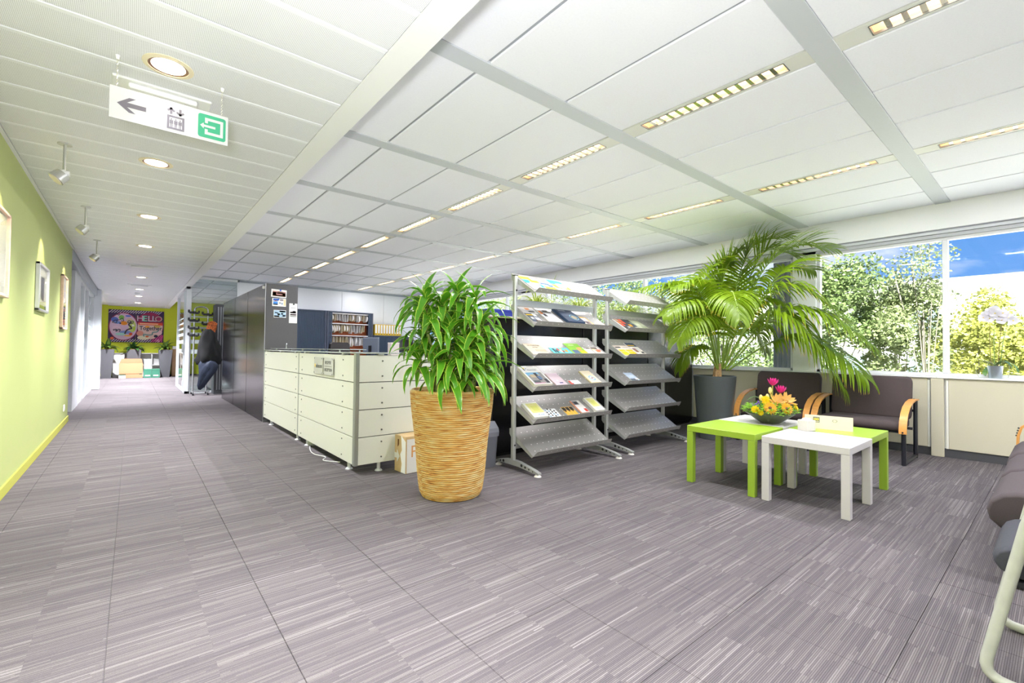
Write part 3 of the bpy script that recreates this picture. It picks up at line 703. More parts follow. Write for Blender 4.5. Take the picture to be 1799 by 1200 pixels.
card('postcard', 'topmost postcard on the cabinet end, pinkish skyline in a white border', 'postcard', 1.572, 1.783, 1.852, 1.97, [(-.82, .88, -.6, .55, (206, 150, 140)), (-.82, .88, -.75, -.35, (120, 84, 60)), (-.3, .88, -.1, .25, (232, 186, 196)), (.45, .88, -.6, .0, (232, 140, 60)), (-.82, -.35, -.5, .3, (176, 120, 70)), (-.1, .5, .3, .5, (240, 200, 120))], magnet=(.18, .85, (30, 90, 200)), rz=R(2))
card('postcard', 'middle postcard on the cabinet end with several small blue photos', 'postcard', 1.588, 1.778, 1.718, 1.838, [(-.85, -.1, .35, .9, (56, 96, 190)), (-.85, -.2, -.65, .2, (70, 140, 220)), (-.85, -.2, -.65, -.4, (60, 60, 60)), (.1, .6, .4, .85, (160, 150, 150)), (.65, .95, -.8, .8, (236, 216, 170)), (0, .25, -.3, .0, (130, 140, 150)), (.3, .55, -.5, -.1, (150, 170, 190)), (-.65, -.4, .3, .5, (200, 40, 40))], magnet=(-.1, .75, (30, 90, 200)))
card('postcard', 'lowest postcard on the cabinet end, pale blue and yellow map picture', 'postcard', 1.611, 1.782, 1.552, 1.662, [(-.95, .95, -.9, .9, (176, 208, 232)), (-.1, .9, .45, .85, (245, 214, 40)), (-.8, -.3, .1, .4, (60, 120, 190)), (-.9, -.1, -.9, -.5, (226, 150, 60)), (-.4, .0, -.4, .1, (200, 190, 120)), (.2, .5, -.2, .2, (40, 130, 210)), (.4, .9, -.7, -.3, (120, 190, 230))])
card('calendar_sheet', 'tall white calendar sheet on the right edge of the cabinet end', 'calendar', 1.824, 1.938, 1.475, 1.775, [(-.85, .85, -.35, .2, (236, 232, 228)), (-.75, .7, .0, .16, (190, 150, 60)), (-.75, .75, -.2, -.08, (196, 60, 70)), (-.1, .6, .06, .25, (60, 60, 70)), (-.75, .8, -.35, -.28, (170, 170, 172)), (-.6, .6, .5, .6, (205, 205, 205))], magnet=(.1, .93, (40, 40, 40)))

# ------------------------------------------------------------------ coat stand, roller cabinet
t = thing('coat_stand', 'chrome wheeled coat rail with black hooks by the glass partition', 'coat stand', (1.21, 12.7, 0)); m = MB()
CHR = mat('chrome_tube', (205, 207, 210), .2, metal=.8); BLKP = mat('black_plastic', (38, 38, 42), .45)
for x in (-.13, .13): MB().cyl((x, 0, .08), (x, 0, 1.94), .018, n=12).build('upright', CHR, t, True)
pts = [(-.13+.0, .0, 1.93)]+[(.13*math.cos(math.pi-a*math.pi/8), 0, 1.94+.08*math.sin(a*math.pi/8)) for a in range(9)]
MB().tube(pts, .014, 8).build('top_bow', CHR, t, True)
MB().cyl((-.18, 0, .07), (.2, 0, .07), .016, n=10).cyl((-.14, -.22, .065), (-.14, .22, .065), .015, n=10).cyl((.14, -.22, .065), (.14, .22, .065), .015, n=10).build('base_frame', CHR, t, True)
for x in (-.14, .14):
    for y in (-.2, .2): MB().cyl((x-.014, y, .028), (x+.014, y, .028), .028, n=12).box(x-.012, x+.012, y-.012, y+.012, .028, .065).build('caster', BLKP, t, True)
for x, zz in ((-.13, (1.70, 1.52, 1.36, 1.88)), (.13, (1.85, 1.62, 1.45, .62))):
    for z in zz:
        MB().cyl((x, 0, z-.03), (x, 0, z+.03), .028, n=10).box(x-.10, x-.02, -.03, .0, z-.03, z+.02, .01).box(x-.125, x-.085, -.03, .0, z-.01, z+.06, .01).box(x+.02, x+.08, -.03, .0, z-.035, z+.01, .01).box(x+.07, x+.10, -.03, .0, z-.02, z+.05, .01).build('hook', BLKP, t, True)
def garment(name, lab, cat, m, prof, c, sx, sy, seed, n=36):
    rnd = random.Random(seed); mb = MB(); vs = []
    for r, z in prof:
        for k in range(n):
            a = 2*math.pi*k/n; w = 1+.20*math.sin(3*a+z*5+seed)+.12*math.sin(5*a-z*9+seed*2)+.07*math.sin(11*a+z*15)
            vs.append((r*w*math.cos(a)*sx, r*w*math.sin(a)*sy, z))
    q = len(prof); fs = [(i*n+k, i*n+(k+1) % n, (i+1)*n+(k+1) % n, (i+1)*n+k) for i in range(q-1) for k in range(n)]+[tuple(range(n)), tuple((q-1)*n+k for k in range(n))]
    mb.add(vs, fs); o = mb.build(name, m, None, 'all'); o.location = c; return tag(o, lab, cat)
garment('dark_coat', 'bulky black coat hanging on the coat rail', 'coat', mat('black_cloth', (22, 23, 24), .8, noise=.3, nscale=8), [(.04, 1.50), (.11, 1.44), (.15, 1.32), (.19, 1.12), (.24, .92), (.25, .80), (.20, .70), (.10, .66)], (1.33, 12.42, 0), .95, .45, 3)
garment('leopard_scarf', 'orange and black leopard print scarf on the coat rail', 'scarf', mat('leopard_cloth', (176, 92, 40), .8, noise=.98, nscale=42), [(.03, 1.70), (.085, 1.66), (.10, 1.52), (.085, 1.40), (.075, 1.26), (.05, 1.16)], (1.235, 12.53, 0), .9, .45, 5).rotation_euler = (0, R(6), 0)
garment('dark_jacket', 'black jacket hanging behind the bulky coat', 'jacket', mat('black_cloth2', (28, 28, 32), .8), [(.03, 1.70), (.08, 1.62), (.10, 1.3), (.11, .9), (.10, .5)], (1.42, 12.95, 0), .35, .6, 8)
garment('blue_bag', 'large dark blue cloth bag hanging low on the coat stand', 'bag', mat('navy_cloth', (34, 44, 64), .7, noise=.3, nscale=12), [(.02, 0.02), (.06, .10), (.12, .34), (.17, .54), (.15, .66), (.08, .70)], (1.16, 12.33, .12), 1, .45, 2).rotation_euler = (0, R(20), 0)
t = thing('roller_cabinet', 'narrow dark cabinet with silver vertical slats beside the coat stand', 'cabinet', (1.47, 12.55, 0))
bx('carcass', mat('dark_grey_metal', (62, 64, 70), .45), t, 0, .30, .02, .42, .0, 2.09, .004)
for k in range(5): bx('slat', mat('slat_silver', (150, 154, 160), .3, metal=.6), t, .045+.05*k, .072+.05*k, .004, .02, .1, 2.03, .003)

# ------------------------------------------------------------------ office behind the counter
TAMB = mat('tambour_blue', (60, 76, 96), .45); TAMBF = mat('cabinet_blue_grey', (66, 74, 92), .45)
def tambour(name, lab, x0, x1, z1, openx=None):
    t = thing(name, lab, 'cabinet', (x0, 12.7, 0)); W = x1-x0; m = MB()
    m.box(0, .05, 0, .43, 0, z1, .003).box(W-.05, W, 0, .43, 0, z1, .003).box(.05, W-.05, 0, .43, z1-.03, z1, .003).box(.05, W-.05, .0, .43, 0, .06).box(.05, W-.05, .41, .43, .06, z1-.03)
    m.build('carcass', TAMBF, t)
    if not openx:
        for k in range(int((W-.1)/.03)): inst(SLM[z1], 'slat', t, (.052+.03*k, .015, 0))
    return t, W
SLM = {z: MB().box(0, .024, 0, .012, .06, z-.03, .004).mesh('slat', TAMB) for z in (2.115, 1.49)}
tambour('tambour_cabinet', 'closed dark blue tall roller-front cabinet beside the black cabinet', 3.0, 4.03, 2.115)
t, W = tambour('file_cabinet', 'open blue tall cabinet full of hanging files on orange brown shelves', 4.04, 5.33, 2.115, True)
ORB = mat('cabinet_orange_back', (176, 88, 40), .6); bx('back_panel', ORB, t, .05, W-.05, .36, .41, .06, 2.085)
for k in range(3): bx('slat', TAMB, t, .055+.03*k, .079+.03*k, .01, .022, .06, 2.085, .003); bx('slat', TAMB, t, W-.079-.03*k, W-.055-.03*k, .01, .022, .06, 2.085, .003)
for z in (2.06, 1.78, 1.45, 1.07, .75): bx('shelf', mat('shelf_white', (226, 226, 226), .5), t, .14, W-.14, .02, .36, z-.012, z+.012)
PAPER = mat('paper_white', (236, 234, 232), .7); MANIL = mat('file_cream', (232, 220, 190), .7)
rnd = random.Random(4)
for r, (zt, zb) in enumerate(((2.04, 1.80), (1.75, 1.47), (1.42, 1.09))):
    x = 4.20; fi = -1
    while x < 5.16:
        fi += 1; th = rnd.uniform(.012, .03); lean = rnd.uniform(-.12, .12); h = (zt-zb)*rnd.uniform(.62, .85)
        o = thing('hanging_file', 'suspension file of papers, %s from the left in the %s row of the open cabinet' % (ORDN[fi], ('top', 'second', 'third')[r]), 'file', (x, 12.74, zt-h-.004), 0, 'suspension files in the %s row' % ('top', 'second', 'third')[r])
        MB().box(0, .006, 0, .27, 0, h).build('folder', MANIL if rnd.random() < .5 else PAPER, o)
        if rnd.random() < .5:
            pts = [(.008, 0, h*.92), (.028, 0, h*.75), (.034, 0, h*.45), (.022, 0, h*.12), (.008, 0, .02)]
            m = MB(); m.add([(p[0], -.005+q, p[2]) for q in (0, .25) for p in pts], [(i, i+1, 6+i, 5+i) for i in range(4)]+[tuple(range(5)), tuple(range(5, 10)), (0, 5, 9, 4)]); m.build('bent_papers', PAPER, o)
        o.rotation_euler = (0, lean, 0)
        x += th+rnd.uniform(.035, .06)
tambour('low_cabinet', 'low blue roller-front cabinet with yellow binders on top', 5.34, 6.62, 1.49)
YEL = mat('binder_yellow', (226, 186, 40), .45)
for k in range(10):
    o = thing('ring_binder', 'yellow ring binder, %s from the left in the row on the low cabinet' % ORDN[k], 'binder', (5.40+.084*k, 12.74, 1.491), 0, 'yellow ring binders on the low cabinet')
    bx('cover', YEL, o, 0, .078, 0, .28, 0, .32, .003); bx('spine_label', PAPER, o, .012, .066, -.002, 0, .06, .30); MB().cyl((.039, -.003, .035), (.039, 0, .035), .014, n=10).build('finger_hole', BLKP, o)
# office chair, monitors, laptop
def office_chair(lab, x, y, rz):
    t = thing('office_chair', lab, 'office chair', (x, y, 0), rz); bc = mat('chair_black_fabric', (52, 48, 48), .85)
    MB().box(-.24, .24, -.24, .24, .46, .54, .04).build('seat', bc, t); 
    m = MB(); pts = [(-.17, 1.17), (-.13, 1.2), (.13, 1.2), (.17, 1.17), (.22, .72), (-.22, .72)]
    m.prism(pts, -.03, .03, Matrix(((1, 0, 0, 0), (0, 0, 1, .25), (0, 1, 0, 0), (0, 0, 0, 1)))); m.build('backrest', bc, t)
    MB().cyl((0, 0, .1), (0, 0, .46), .025, n=10).box(-.03, .03, .2, .26, .45, .8).build('column', BLKP, t)
    for k in range(5):
        a = k*2*math.pi/5; MB().tube([(0, 0, .12), (.28*math.cos(a), .28*math.sin(a), .07)], [.025, .018], 8).ball((.28*math.cos(a), .28*math.sin(a), .03), .03, 8, 6).build('leg', BLKP, t, True)
office_chair('black office chair seen from behind at the reception desk', 2.75, 7.6, R(10))
t = thing('side_desk', 'grey desk carrying screens in front of the low cabinet', 'desk', (3.6, 8.7, 0)); bx('desk_top', DESKW, t, -.5, 1.5, -.1, .9, .71, .74, .004)
for x, y in ((-.45, -.05), (1.45, -.05), (-.45, .85), (1.45, .85)): bx('leg', ALU, t, x-.025, x+.025, y-.025, y+.025, 0, .71)
def monitor(name, lab, x, y, w, h, z, rz, back=False):
    t = thing(name, lab, 'monitor', (x, y, .7405), rz); dm = mat('monitor_dark', (30, 31, 34), .35)
    bx('screen_housing', dm if not back else mat('monitor_grey', (96, 104, 116), .4), t, -w/2, w/2, -.02, .02, z-h/2, z+h/2, .008); bx('screen_face', mat('screen_black', (16, 16, 18), .1), t, -w/2+.015, w/2-.015, -.022, -.02, z-h/2+.015, z+h/2-.015)
    MB().box(-.03, .03, .02, .045, .02, z).box(-.12, .12, -.08, .1, 0, .02, .004).build('stand', dm, t)
monitor('monitor', 'dark flat screen on the desk beside the dracaena', 4.45, 8.95, .36, .27, .44, R(-25))
monitor('monitor', 'grey monitor turned sideways near the open file cabinet', 3.72, 8.95, .42, .33, .42, R(112), True)
monitor('monitor', 'second monitor back to back with the sideways grey one', 3.92, 9.15, .40, .33, .42, R(-110), True)
t = thing('beige_box', 'small beige document box standing left of the dark screen', 'box', (4.16, 8.85, .7405)); bx('box_body', mat('beige_card', (196, 188, 178), .7), t, -.09, .09, -.08, .08, 0, .46, .004); bx('lid', mat('beige_card2', (206, 198, 188), .7), t, -.092, .092, -.082, .082, .46, .49, .003)

# ------------------------------------------------------------------ black low cabinets behind the brochure stands
BLK2 = mat('black_ribbed_laminate', (26, 25, 28), .22, spec=.5, noise=.2, nscale=60, stretch=(6, 6, .15))
BTOP = mat('cabinet_top_board', (214, 200, 180), .4)
for i, (a, b2) in enumerate(((2.80, 4.20), (4.212, 5.56), (5.572, 6.77))):
    t = thing('black_cabinet', ('black low cabinet with pale top at the bin end of its row', 'black low cabinet in the middle of its row behind the brochure stands', 'black low cabinet whose end meets the window wall')[i], 'cabinet', (a, 3.72, 0)); W = b2-a
    bx('carcass', BLK2, t, 0, W, .02, .45, .03, 1.435, .003); bx('plinth', mat('plinth_black', (20, 20, 20), .6), t, .01, W-.01, .04, .44, 0, .03)
    bx('door_panel', BLK2, t, .045 if i == 0 else .003, W-.003, 0, .018, .05, 1.432, .003)
    if i == 0: bx('corner_post', mat('dark_alu', (90, 90, 94), .35, metal=.6), t, 0, .042, -.002, .03, .03, 1.435, .004)
    bx('top_board', BTOP, t, -.02 if i == 0 else 0, W, -.02, .47, 1.435, 1.455, .003)
t = thing('blue_box', 'flat dark blue box lying on the pale cabinet top', 'box', (3.08, 4.10, 1.4555)); BLUE = mat('blue_card', (34, 52, 142), .5)
bx('box_body', BLUE, t, -.17, .17, -.2, .2, 0, .065, .003); bx('lid', BLUE, t, -.175, .175, -.205, .205, .065, .088, .003); bx('corner_tape', mat('white_tape', (214, 214, 224), .5), t, -.177, -.173, -.207, -.203, 0.0, .088)
t = thing('hanging_paper', 'white sheet with handwriting taped to the cabinet side behind the dracaena', 'paper', (2.797, 4.06, 1.33)); bx('sheet', PAPER, t, -.003, 0, -.11, .11, -.12, .11)
text('handwriting', 'Welkom', .05, mat('brown_ink', (150, 120, 90), .6), t, frame((-.0032, 0, .0), (0, -1, 0), (0, 0, 1))); bx('clip', BLKP, t, -.006, -.003, -.03, .03, .10, .115)

# ------------------------------------------------------------------ brochure stands
SHM = mat('stand_sheet_metal', (166, 163, 158), .42, metal=.5, spec=.5); POSTM = mat('stand_post', (192, 194, 190), .35, metal=.45)
SLOPE = math.atan(.62); CS, SN = math.cos(SLOPE), math.sin(SLOPE)
HOLE = mat('perforation_white', (250, 250, 250), .6); FOOTW = mat('foot_glide', (226, 222, 212), .5)
SZ = (.155, .45, .742, 1.037, 1.328, 1.627)
def stand(lab, x, y, n=6):
    t = thing('brochure_stand', lab, 'brochure rack', (x, y, 0), 0); W = 1.14
    for px in (0, W):
        MB().box(px-.018, px+.018, -.02, .02, .075, 1.80, .006).build('post', POSTM, t)
        bx('post_cap', mat('cap_dark', (70, 72, 74), .5), t, px-.019, px+.019, -.021, .021, 1.80, 1.806)
        m = MB()
        for z in (.22, 1.66): m.cyl((px, -.023, z), (px, -.019, z), .009, n=10)
        m.build('bolt', BLKP, t)
        # arched foot with round holes
        pts = [(-.36, .034), (-.30, .050), (-.1, .085), (0, .09), (.1, .080), (.2, .058), (.235, .05)]
        poly = [(a, b2) for a, b2 in pts]+[(.235, .030), (.1, .040), (-.1, .040), (-.30, .022), (-.36, .022)]
        MB().prism(poly, -.02, .02, Matrix(((0, 0, 1, px), (1, 0, 0, 0), (0, 1, 0, 0), (0, 0, 0, 1)))).build('foot', POSTM, t)
        m = MB()
        for a, z, r in ((-.29, .036, .006), (-.24, .045, .008), (-.19, .053, .011), (-.14, .060, .014), (.12, .058, .014), (.165, .052, .009)):
            m.cyl((px-.0205, a, z), (px-.0195, a, z), r, n=12)
        stuff(m.build('foot_holes', BLKP, t))
        for a in (-.335, .215): MB().lathe([(.034, 0), (.026, .012), (.010, .02), (.010, .035)], (px, a, 0), 14).build('glide', FOOTW, t, True)
    for z in (1.52, .18): bx('cross_bar', POSTM, t, .018, W-.018, .0, .02, z, z+.06, .003)
    for i, z in enumerate(SZ[:n]):
        yf = -.25; yb = .085; zb = z+.62*(yb-yf); m = MB(); x0, x1 = .022, W-.022; th = .003
        m.add([(x0, yb, zb), (x1, yb, zb), (x1, yf, z), (x0, yf, z), (x0, yb, zb-th), (x1, yb, zb-th), (x1, yf, z-th), (x0, yf, z-th)], [(0, 1, 2, 3), (4, 7, 6, 5), (0, 4, 5, 1), (0, 3, 7, 4), (1, 5, 6, 2), (3, 2, 6, 7)])
        lp = (yf-.024, z+.040); m.add([(x0, yf, z-th), (x1, yf, z-th), (x1-.012, lp[0], lp[1]), (x0+.03, lp[0], lp[1]), (x0, yf+.004, z), (x1, yf+.004, z), (x1-.012, lp[0]+.004, lp[1]+.001), (x0+.03, lp[0]+.004, lp[1]+.001)], [(0, 1, 2, 3), (4, 7, 6, 5), (0, 4, 5, 1), (3, 2, 6, 7), (0, 3, 7, 4), (1, 5, 6, 2)])
        sh = m.build('shelf', SHM, t)
        for gx in (x0-.001, x1-.001): MB().prism([(yb, zb-th), (yf, z-th), (yf+.02, z-th-.014), (yb-.02, zb-.075), (yb, zb-.05)], 0, .003, Matrix(((0, 0, 1, gx), (1, 0, 0, 0), (0, 1, 0, 0), (0, 0, 0, 1)))).build('side_gusset', POSTM, sh)
        h = MB()
        for r in range(4):
            s = .06+.085*r
            for k in range(14):
                cx = .09+.074*k+(.02 if r % 2 else 0); cy = yf+s*CS; cz = z+s*SN+.0006
                h.add([(cx+.006*math.cos(a*math.pi/3), cy+.006*CS*math.sin(a*math.pi/3), cz+.006*SN*math.sin(a*math.pi/3)) for a in range(6)], [(0, 1, 2, 3, 4, 5)])
        for k in range(14):
            cx = .09+.074*k; h.add([(cx+.0035*math.cos(a*math.pi/3), lp[0]*.5+yf*.5-.0012+.0018*math.sin(a*math.pi/3)*-1, (z+lp[1])/2+.003*math.sin(a*math.pi/3)) for a in range(6)], [(0, 1, 2, 3, 4, 5)])
        stuff(h.build('perforations', HOLE, sh, recalc=False))
    return t
S1 = (2.745, 3.27); S2 = (4.137, 3.30)
stand('silver brochure stand with six sloping shelves, the fuller one beside the basket planter', *S1)
stand('silver brochure stand with mostly empty shelves, between the other stand and the palm', *S2)
NB = [0]
def brochure(name, lab, st, shelf, x0, x1, s0, s1, th, base, patches=(), txt=None, edge=None, cat='brochure', rz=0):
    """lies on shelf number shelf (0 lowest); x0..x1 world X, s0..s1 distance up the slope"""
    z = SZ[shelf]; yf = st[1]-.25; lift = .0012
    px, ps = (x0+x1)/2, (s0+s1)/2
    loc = Vector((px, yf+ps*CS-lift*SN, z+ps*SN+lift*CS))
    t = thing(name, lab, cat, loc); t.rotation_euler = (Matrix.Rotation(SLOPE, 3, 'X') @ Matrix.Rotation(rz, 3, 'Z')).to_euler()
    w, h = (x1-x0)/2, (s1-s0)/2
    bx('pages', CM(*(edge or (238, 236, 228))), t, -w, w, -h, h, 0, th, .0008); bx('cover', CM(*base), t, -w, w, -h, h, th, th+.0007)
    for k, (a, b2, c, d, col) in enumerate(patches):
        bx('cover_print', CM(*col), t, a*w, b2*w, c*h, d*h, th+.0006, th+.0011+.0001*k)
    if txt:
        for body, size, tx, ty, col in txt: text('title', body, size, CM(*col), t, Matrix.Translation((tx*w, ty*h, th+.0014)), ex=.0003)
    return t
B = brochure; Y_, C_, W_, D_ = (236, 190, 20), (36, 160, 206), (222, 218, 214), (40, 46, 56)
# top shelf
B('brochure', 'yellow, blue and white brochure at the end of the top shelf by the post', S1, 5, 2.79, 2.985, .055, .325, .006, W_, [(-1, .4, .55, 1, Y_), (-.2, 1, .1, .55, Y_), (-1, -.15, -.1, .5, C_), (.1, 1, -.6, -.1, C_), (-.4, .6, -.5, .1, (232, 214, 206)), (-.1, .3, -.55, -.2, (150, 150, 160))])
B('leaflet', 'small blue, white and yellow leaflet lying flat on the top shelf', S1, 5, 3.0, 3.14, .07, .225, .003, W_, [(-1, .6, .7, 1, (34, 96, 190)), (.2, 1, .2, .7, (34, 96, 190)), (-1, 1, -.5, .1, Y_), (-.2, .4, -.9, -.5, W_)], cat='leaflet')
B('brochure', 'wide cyan and yellow brochure in the middle of the top shelf', S1, 5, 3.165, 3.375, .06, .335, .006, W_, [(-1, -.3, .3, 1, C_), (-.3, .9, .5, 1, C_), (-1, -.1, -.35, .3, Y_), (.2, 1, -.5, .05, Y_), (-.5, .6, -.2, .35, (238, 226, 212)), (.0, .5, -.8, -.45, (150, 120, 130))])
B('brochure', 'beige brochure with a teal stripe on the top shelf near the second stand', S1, 5, 3.62, 3.82, .06, .335, .005, (236, 230, 218), [(-.85, .8, .3, .62, (140, 186, 186)), (-1, 1, -1, .1, (240, 238, 232))])
# second shelf from the top
B('magazine', 'dark photo magazine with a yellow curve, at the post end of its shelf', S1, 4, 2.79, 2.925, .05, .215, .008, (66, 76, 92), [(-.9, .3, .5, .75, Y_), (-.8, .2, -.5, .2, (126, 128, 134)), (.1, .9, -.8, .1, (204, 206, 210)), (-.6, -.2, -.3, .1, (226, 226, 226)), (-.3, .6, -.9, -.6, (90, 70, 60)), (.3, .95, .3, .9, (226, 226, 222))], cat='magazine')
B('magazine', 'white magazine with orange sketch lying behind the dark photo magazine', S1, 4, 2.80, 2.99, .225, .345, .004, W_, [(-.2, .4, .1, .8, (212, 140, 80)), (-.1, .7, -.6, -.2, (80, 76, 76)), (.2, .9, -.2, .3, (190, 190, 190))], cat='magazine')
B('magazine', 'grey and white magazine with scissor drawing beside the navy stack', S1, 4, 3.01, 3.20, .07, .34, .008, (226, 226, 226), [(-1, -.5, .2, 1, (240, 240, 240)), (-.95, -.5, .1, .6, (212, 128, 70)), (-.6, .8, .35, .5, (90, 82, 76)), (-.2, .5, .55, .75, (70, 66, 64)), (-.9, .9, -.9, -.4, (212, 216, 222)), (-.7, -.3, -.2, .2, (60, 50, 48))], cat='magazine')
B('brochure_stack', 'thick navy blue brochure stack with a round emblem', S1, 4, 3.26, 3.50, .07, .345, .028, (46, 66, 92), [(-.7, .1, .55, .72, (150, 160, 172)), (-.9, .9, -.2, .3, (56, 76, 102))], edge=(38, 62, 92), cat='stack')
t = bpy.data.objects[[o.name for o in COL.objects if o.name.startswith('brochure_stack')][-1]]
MB().shell([(.046, 0), (.054, 0), (.054, .0016), (.046, .0016)], (.03, -.05, .0288), 24).build('emblem_ring', CM(150, 196, 206), t); MB().cyl((.03, -.05, .0288), (.03, -.05, .0298), .034, n=20).build('emblem_disc', CM(176, 160, 130), t)
B('leaflet', 'white leaflet with yellow edge and small photo right of the navy stack', S1, 4, 3.545, 3.66, .07, .235, .004, W_, [(.75, 1, -1, 1, Y_), (-1, .6, .75, 1, (246, 190, 60)), (-.7, .6, -.8, -.1, (150, 130, 126)), (-.6, 0, -.7, -.3, (90, 76, 72))], cat='leaflet')
# third shelf
B('booklet', 'plain beige booklet at the post end of the third shelf', S1, 3, 2.785, 3.0, .045, .23, .006, (226, 210, 184), [(-.2, 1, -.5, -.1, (214, 192, 160)), (-.9, .2, -.95, -.5, (232, 218, 192))], txt=[('DE VOGELVRIJE', .022, .05, .62, (160, 136, 100)), ('FIETSER', .02, .05, .28, (160, 136, 100))], cat='booklet')
B('postcard', 'turquoise picture card with colourful figures', S1, 3, 3.075, 3.335, .07, .17, .003, (104, 204, 206), [(-.75, -.55, -.7, .7, (40, 66, 80)), (-.3, -.1, -.1, .8, (214, 66, 50)), (-.1, .1, -.6, .3, (242, 236, 220)), (.1, .3, -.7, .0, (176, 66, 40)), (.1, .25, .3, .8, (240, 210, 80)), (.45, .7, -.5, .3, (226, 160, 40)), (-.5, -.35, -.8, .3, (50, 50, 60))], cat='postcard')
B('booklet', 'lime green booklet with blue and yellow shapes', S1, 3, 3.345, 3.56, .07, .255, .005, (142, 206, 50), [(-.5, .2, .55, .7, (214, 236, 160)), (-.8, .0, -1, -.35, (96, 116, 150)), (.1, .6, -.6, .1, (242, 160, 110)), (.2, .95, -1, -.45, (246, 206, 40)), (.4, .8, -.1, .2, (242, 190, 60))], cat='booklet')
B('leaflet', 'cream leaflet with a dark scribble near the end of the third shelf', S1, 3, 3.57, 3.675, .075, .185, .003, (236, 228, 216), [(-.7, .8, .7, .9, (60, 50, 46)), (-.2, .9, .5, .65, (90, 80, 70))], cat='leaflet')
B('leaflet', 'orange and black photo leaflet at the far end of the third shelf', S1, 3, 3.69, 3.82, .075, .195, .003, (234, 218, 204), [(-.9, .6, .3, .9, (80, 70, 60)), (-.4, .6, -.7, .1, (226, 120, 70)), (-.9, -.2, .0, .4, (230, 190, 140)), (.1, .9, -.3, .2, (200, 90, 60))], cat='leaflet')
# fourth shelf
B('magazine_stack', 'thick white tourist magazine stack with a street photo cover', S1, 2, 2.80, 3.03, .052, .33, .03, (246, 244, 238), [(-.85, .85, -.95, .32, (150, 146, 142)), (-.85, .5, -.05, .32, (126, 186, 220)), (-.6, .4, -.25, .08, (196, 176, 140)), (-.05, .25, -.6, .25, (50, 54, 62)), (.05, .4, -.5, -.1, (96, 120, 156)), (.5, .85, -.9, -.45, (52, 52, 56)), (-.8, -.1, -.85, -.6, (90, 90, 92)), (-.85, .3, -.95, -.86, (186, 130, 150)), (-.7, -.6, .55, .78, (60, 60, 150)), (-.45, -.36, .72, .78, (60, 60, 150)), (-.62, -.5, .76, .9, (244, 220, 90))], txt=[('Maastricht', .026, .15, .62, (120, 120, 140))], cat='magazine', edge=(240, 234, 214))
B('booklet', 'pale lilac booklet with a tiny dark emblem', S1, 2, 3.09, 3.245, .05, .24, .01, (222, 200, 206), [(-.3, .0, -.4, -.2, (240, 230, 236)), (-.1, .5, -.75, -.6, (60, 70, 120))], cat='booklet', edge=(232, 206, 206))
B('leaflet', 'short white card with red corner pattern', S1, 2, 3.30, 3.45, .045, .12, .004, (244, 238, 236), [(-1, -.6, -.8, .8, (206, 90, 80)), (-.6, -.4, -1, -.2, (190, 70, 60)), (.1, .7, -.6, .2, (250, 246, 246))], cat='card')
t = B('booklet', 'cream booklet stack with a round blue emblem', S1, 2, 3.595, 3.75, .055, .26, .014, (244, 230, 200), [], cat='booklet', edge=(240, 222, 170))
MB().cyl((.0, -.03, .0147), (0, -.03, .0154), .042, n=22).build('emblem', CM(126, 186, 214), t); MB().cyl((.0, -.03, .0154), (0, -.03, .0158), .03, n=20).build('emblem_centre', CM(236, 226, 214), t); bx('emblem_bar', CM(150, 60, 70), t, -.015, .018, -.036, -.024, .0158, .0162)
# fifth shelf
for nm, a, b2, lab in (('booklet_stack', 2.80, 2.975, 'white and pale yellow booklet stack at the post end of the fifth shelf'), ('booklet_stack', 3.65, 3.79, 'white and pale yellow booklet stack at the far end of the fifth shelf')):
    B(nm, lab, S1, 1, a, b2, .045, .255, .028, (244, 244, 232), [(-.7, .9, -.45, .85, (236, 232, 150)), (-.3, .6, -.2, .5, (226, 226, 120)), (-.6, 1, -.95, -.6, (250, 250, 250))], txt=[('Kunst', .03, .25, -.74, (40, 140, 200))], cat='stack')
B('card', 'black and white zigzag patterned card', S1, 1, 3.015, 3.165, .045, .165, .003, (232, 232, 230), [(-.9+.45*i, -.68+.45*i, -.9+.5*j+(.2 if i % 2 else 0), -.6+.5*j+(.2 if i % 2 else 0), (44, 44, 46) if (i+j) % 3 else (130, 170, 190)) for i in range(4) for j in range(4)][:15], cat='card')
for k in range(3):
    B('leaflet', 'narrow yellow leaflet with black top, %s of three in a row' % ('first', 'second', 'third')[k], S1, 1, 3.245+.052*k, 3.293+.052*k, .045, .165, .008, (240, 186, 70), [(-.9, .9, .1, .9, (40, 38, 36)), (-.5, .3, -.2, .1, (70, 50, 30))], cat='leaflet')
B('leaflet', 'long white and red leaflet with a grey picture', S1, 1, 3.445, 3.575, .055, .245, .01, (238, 232, 226), [(-.9, .4, .3, .9, (130, 130, 134)), (-.5, .2, .4, .75, (60, 60, 66)), (-1, -.8, -1, 1, (226, 130, 90)), (.3, .9, -.9, -.4, (214, 60, 40)), (-.4, .2, -.6, -.3, (246, 244, 240))], cat='leaflet', edge=(232, 190, 170))
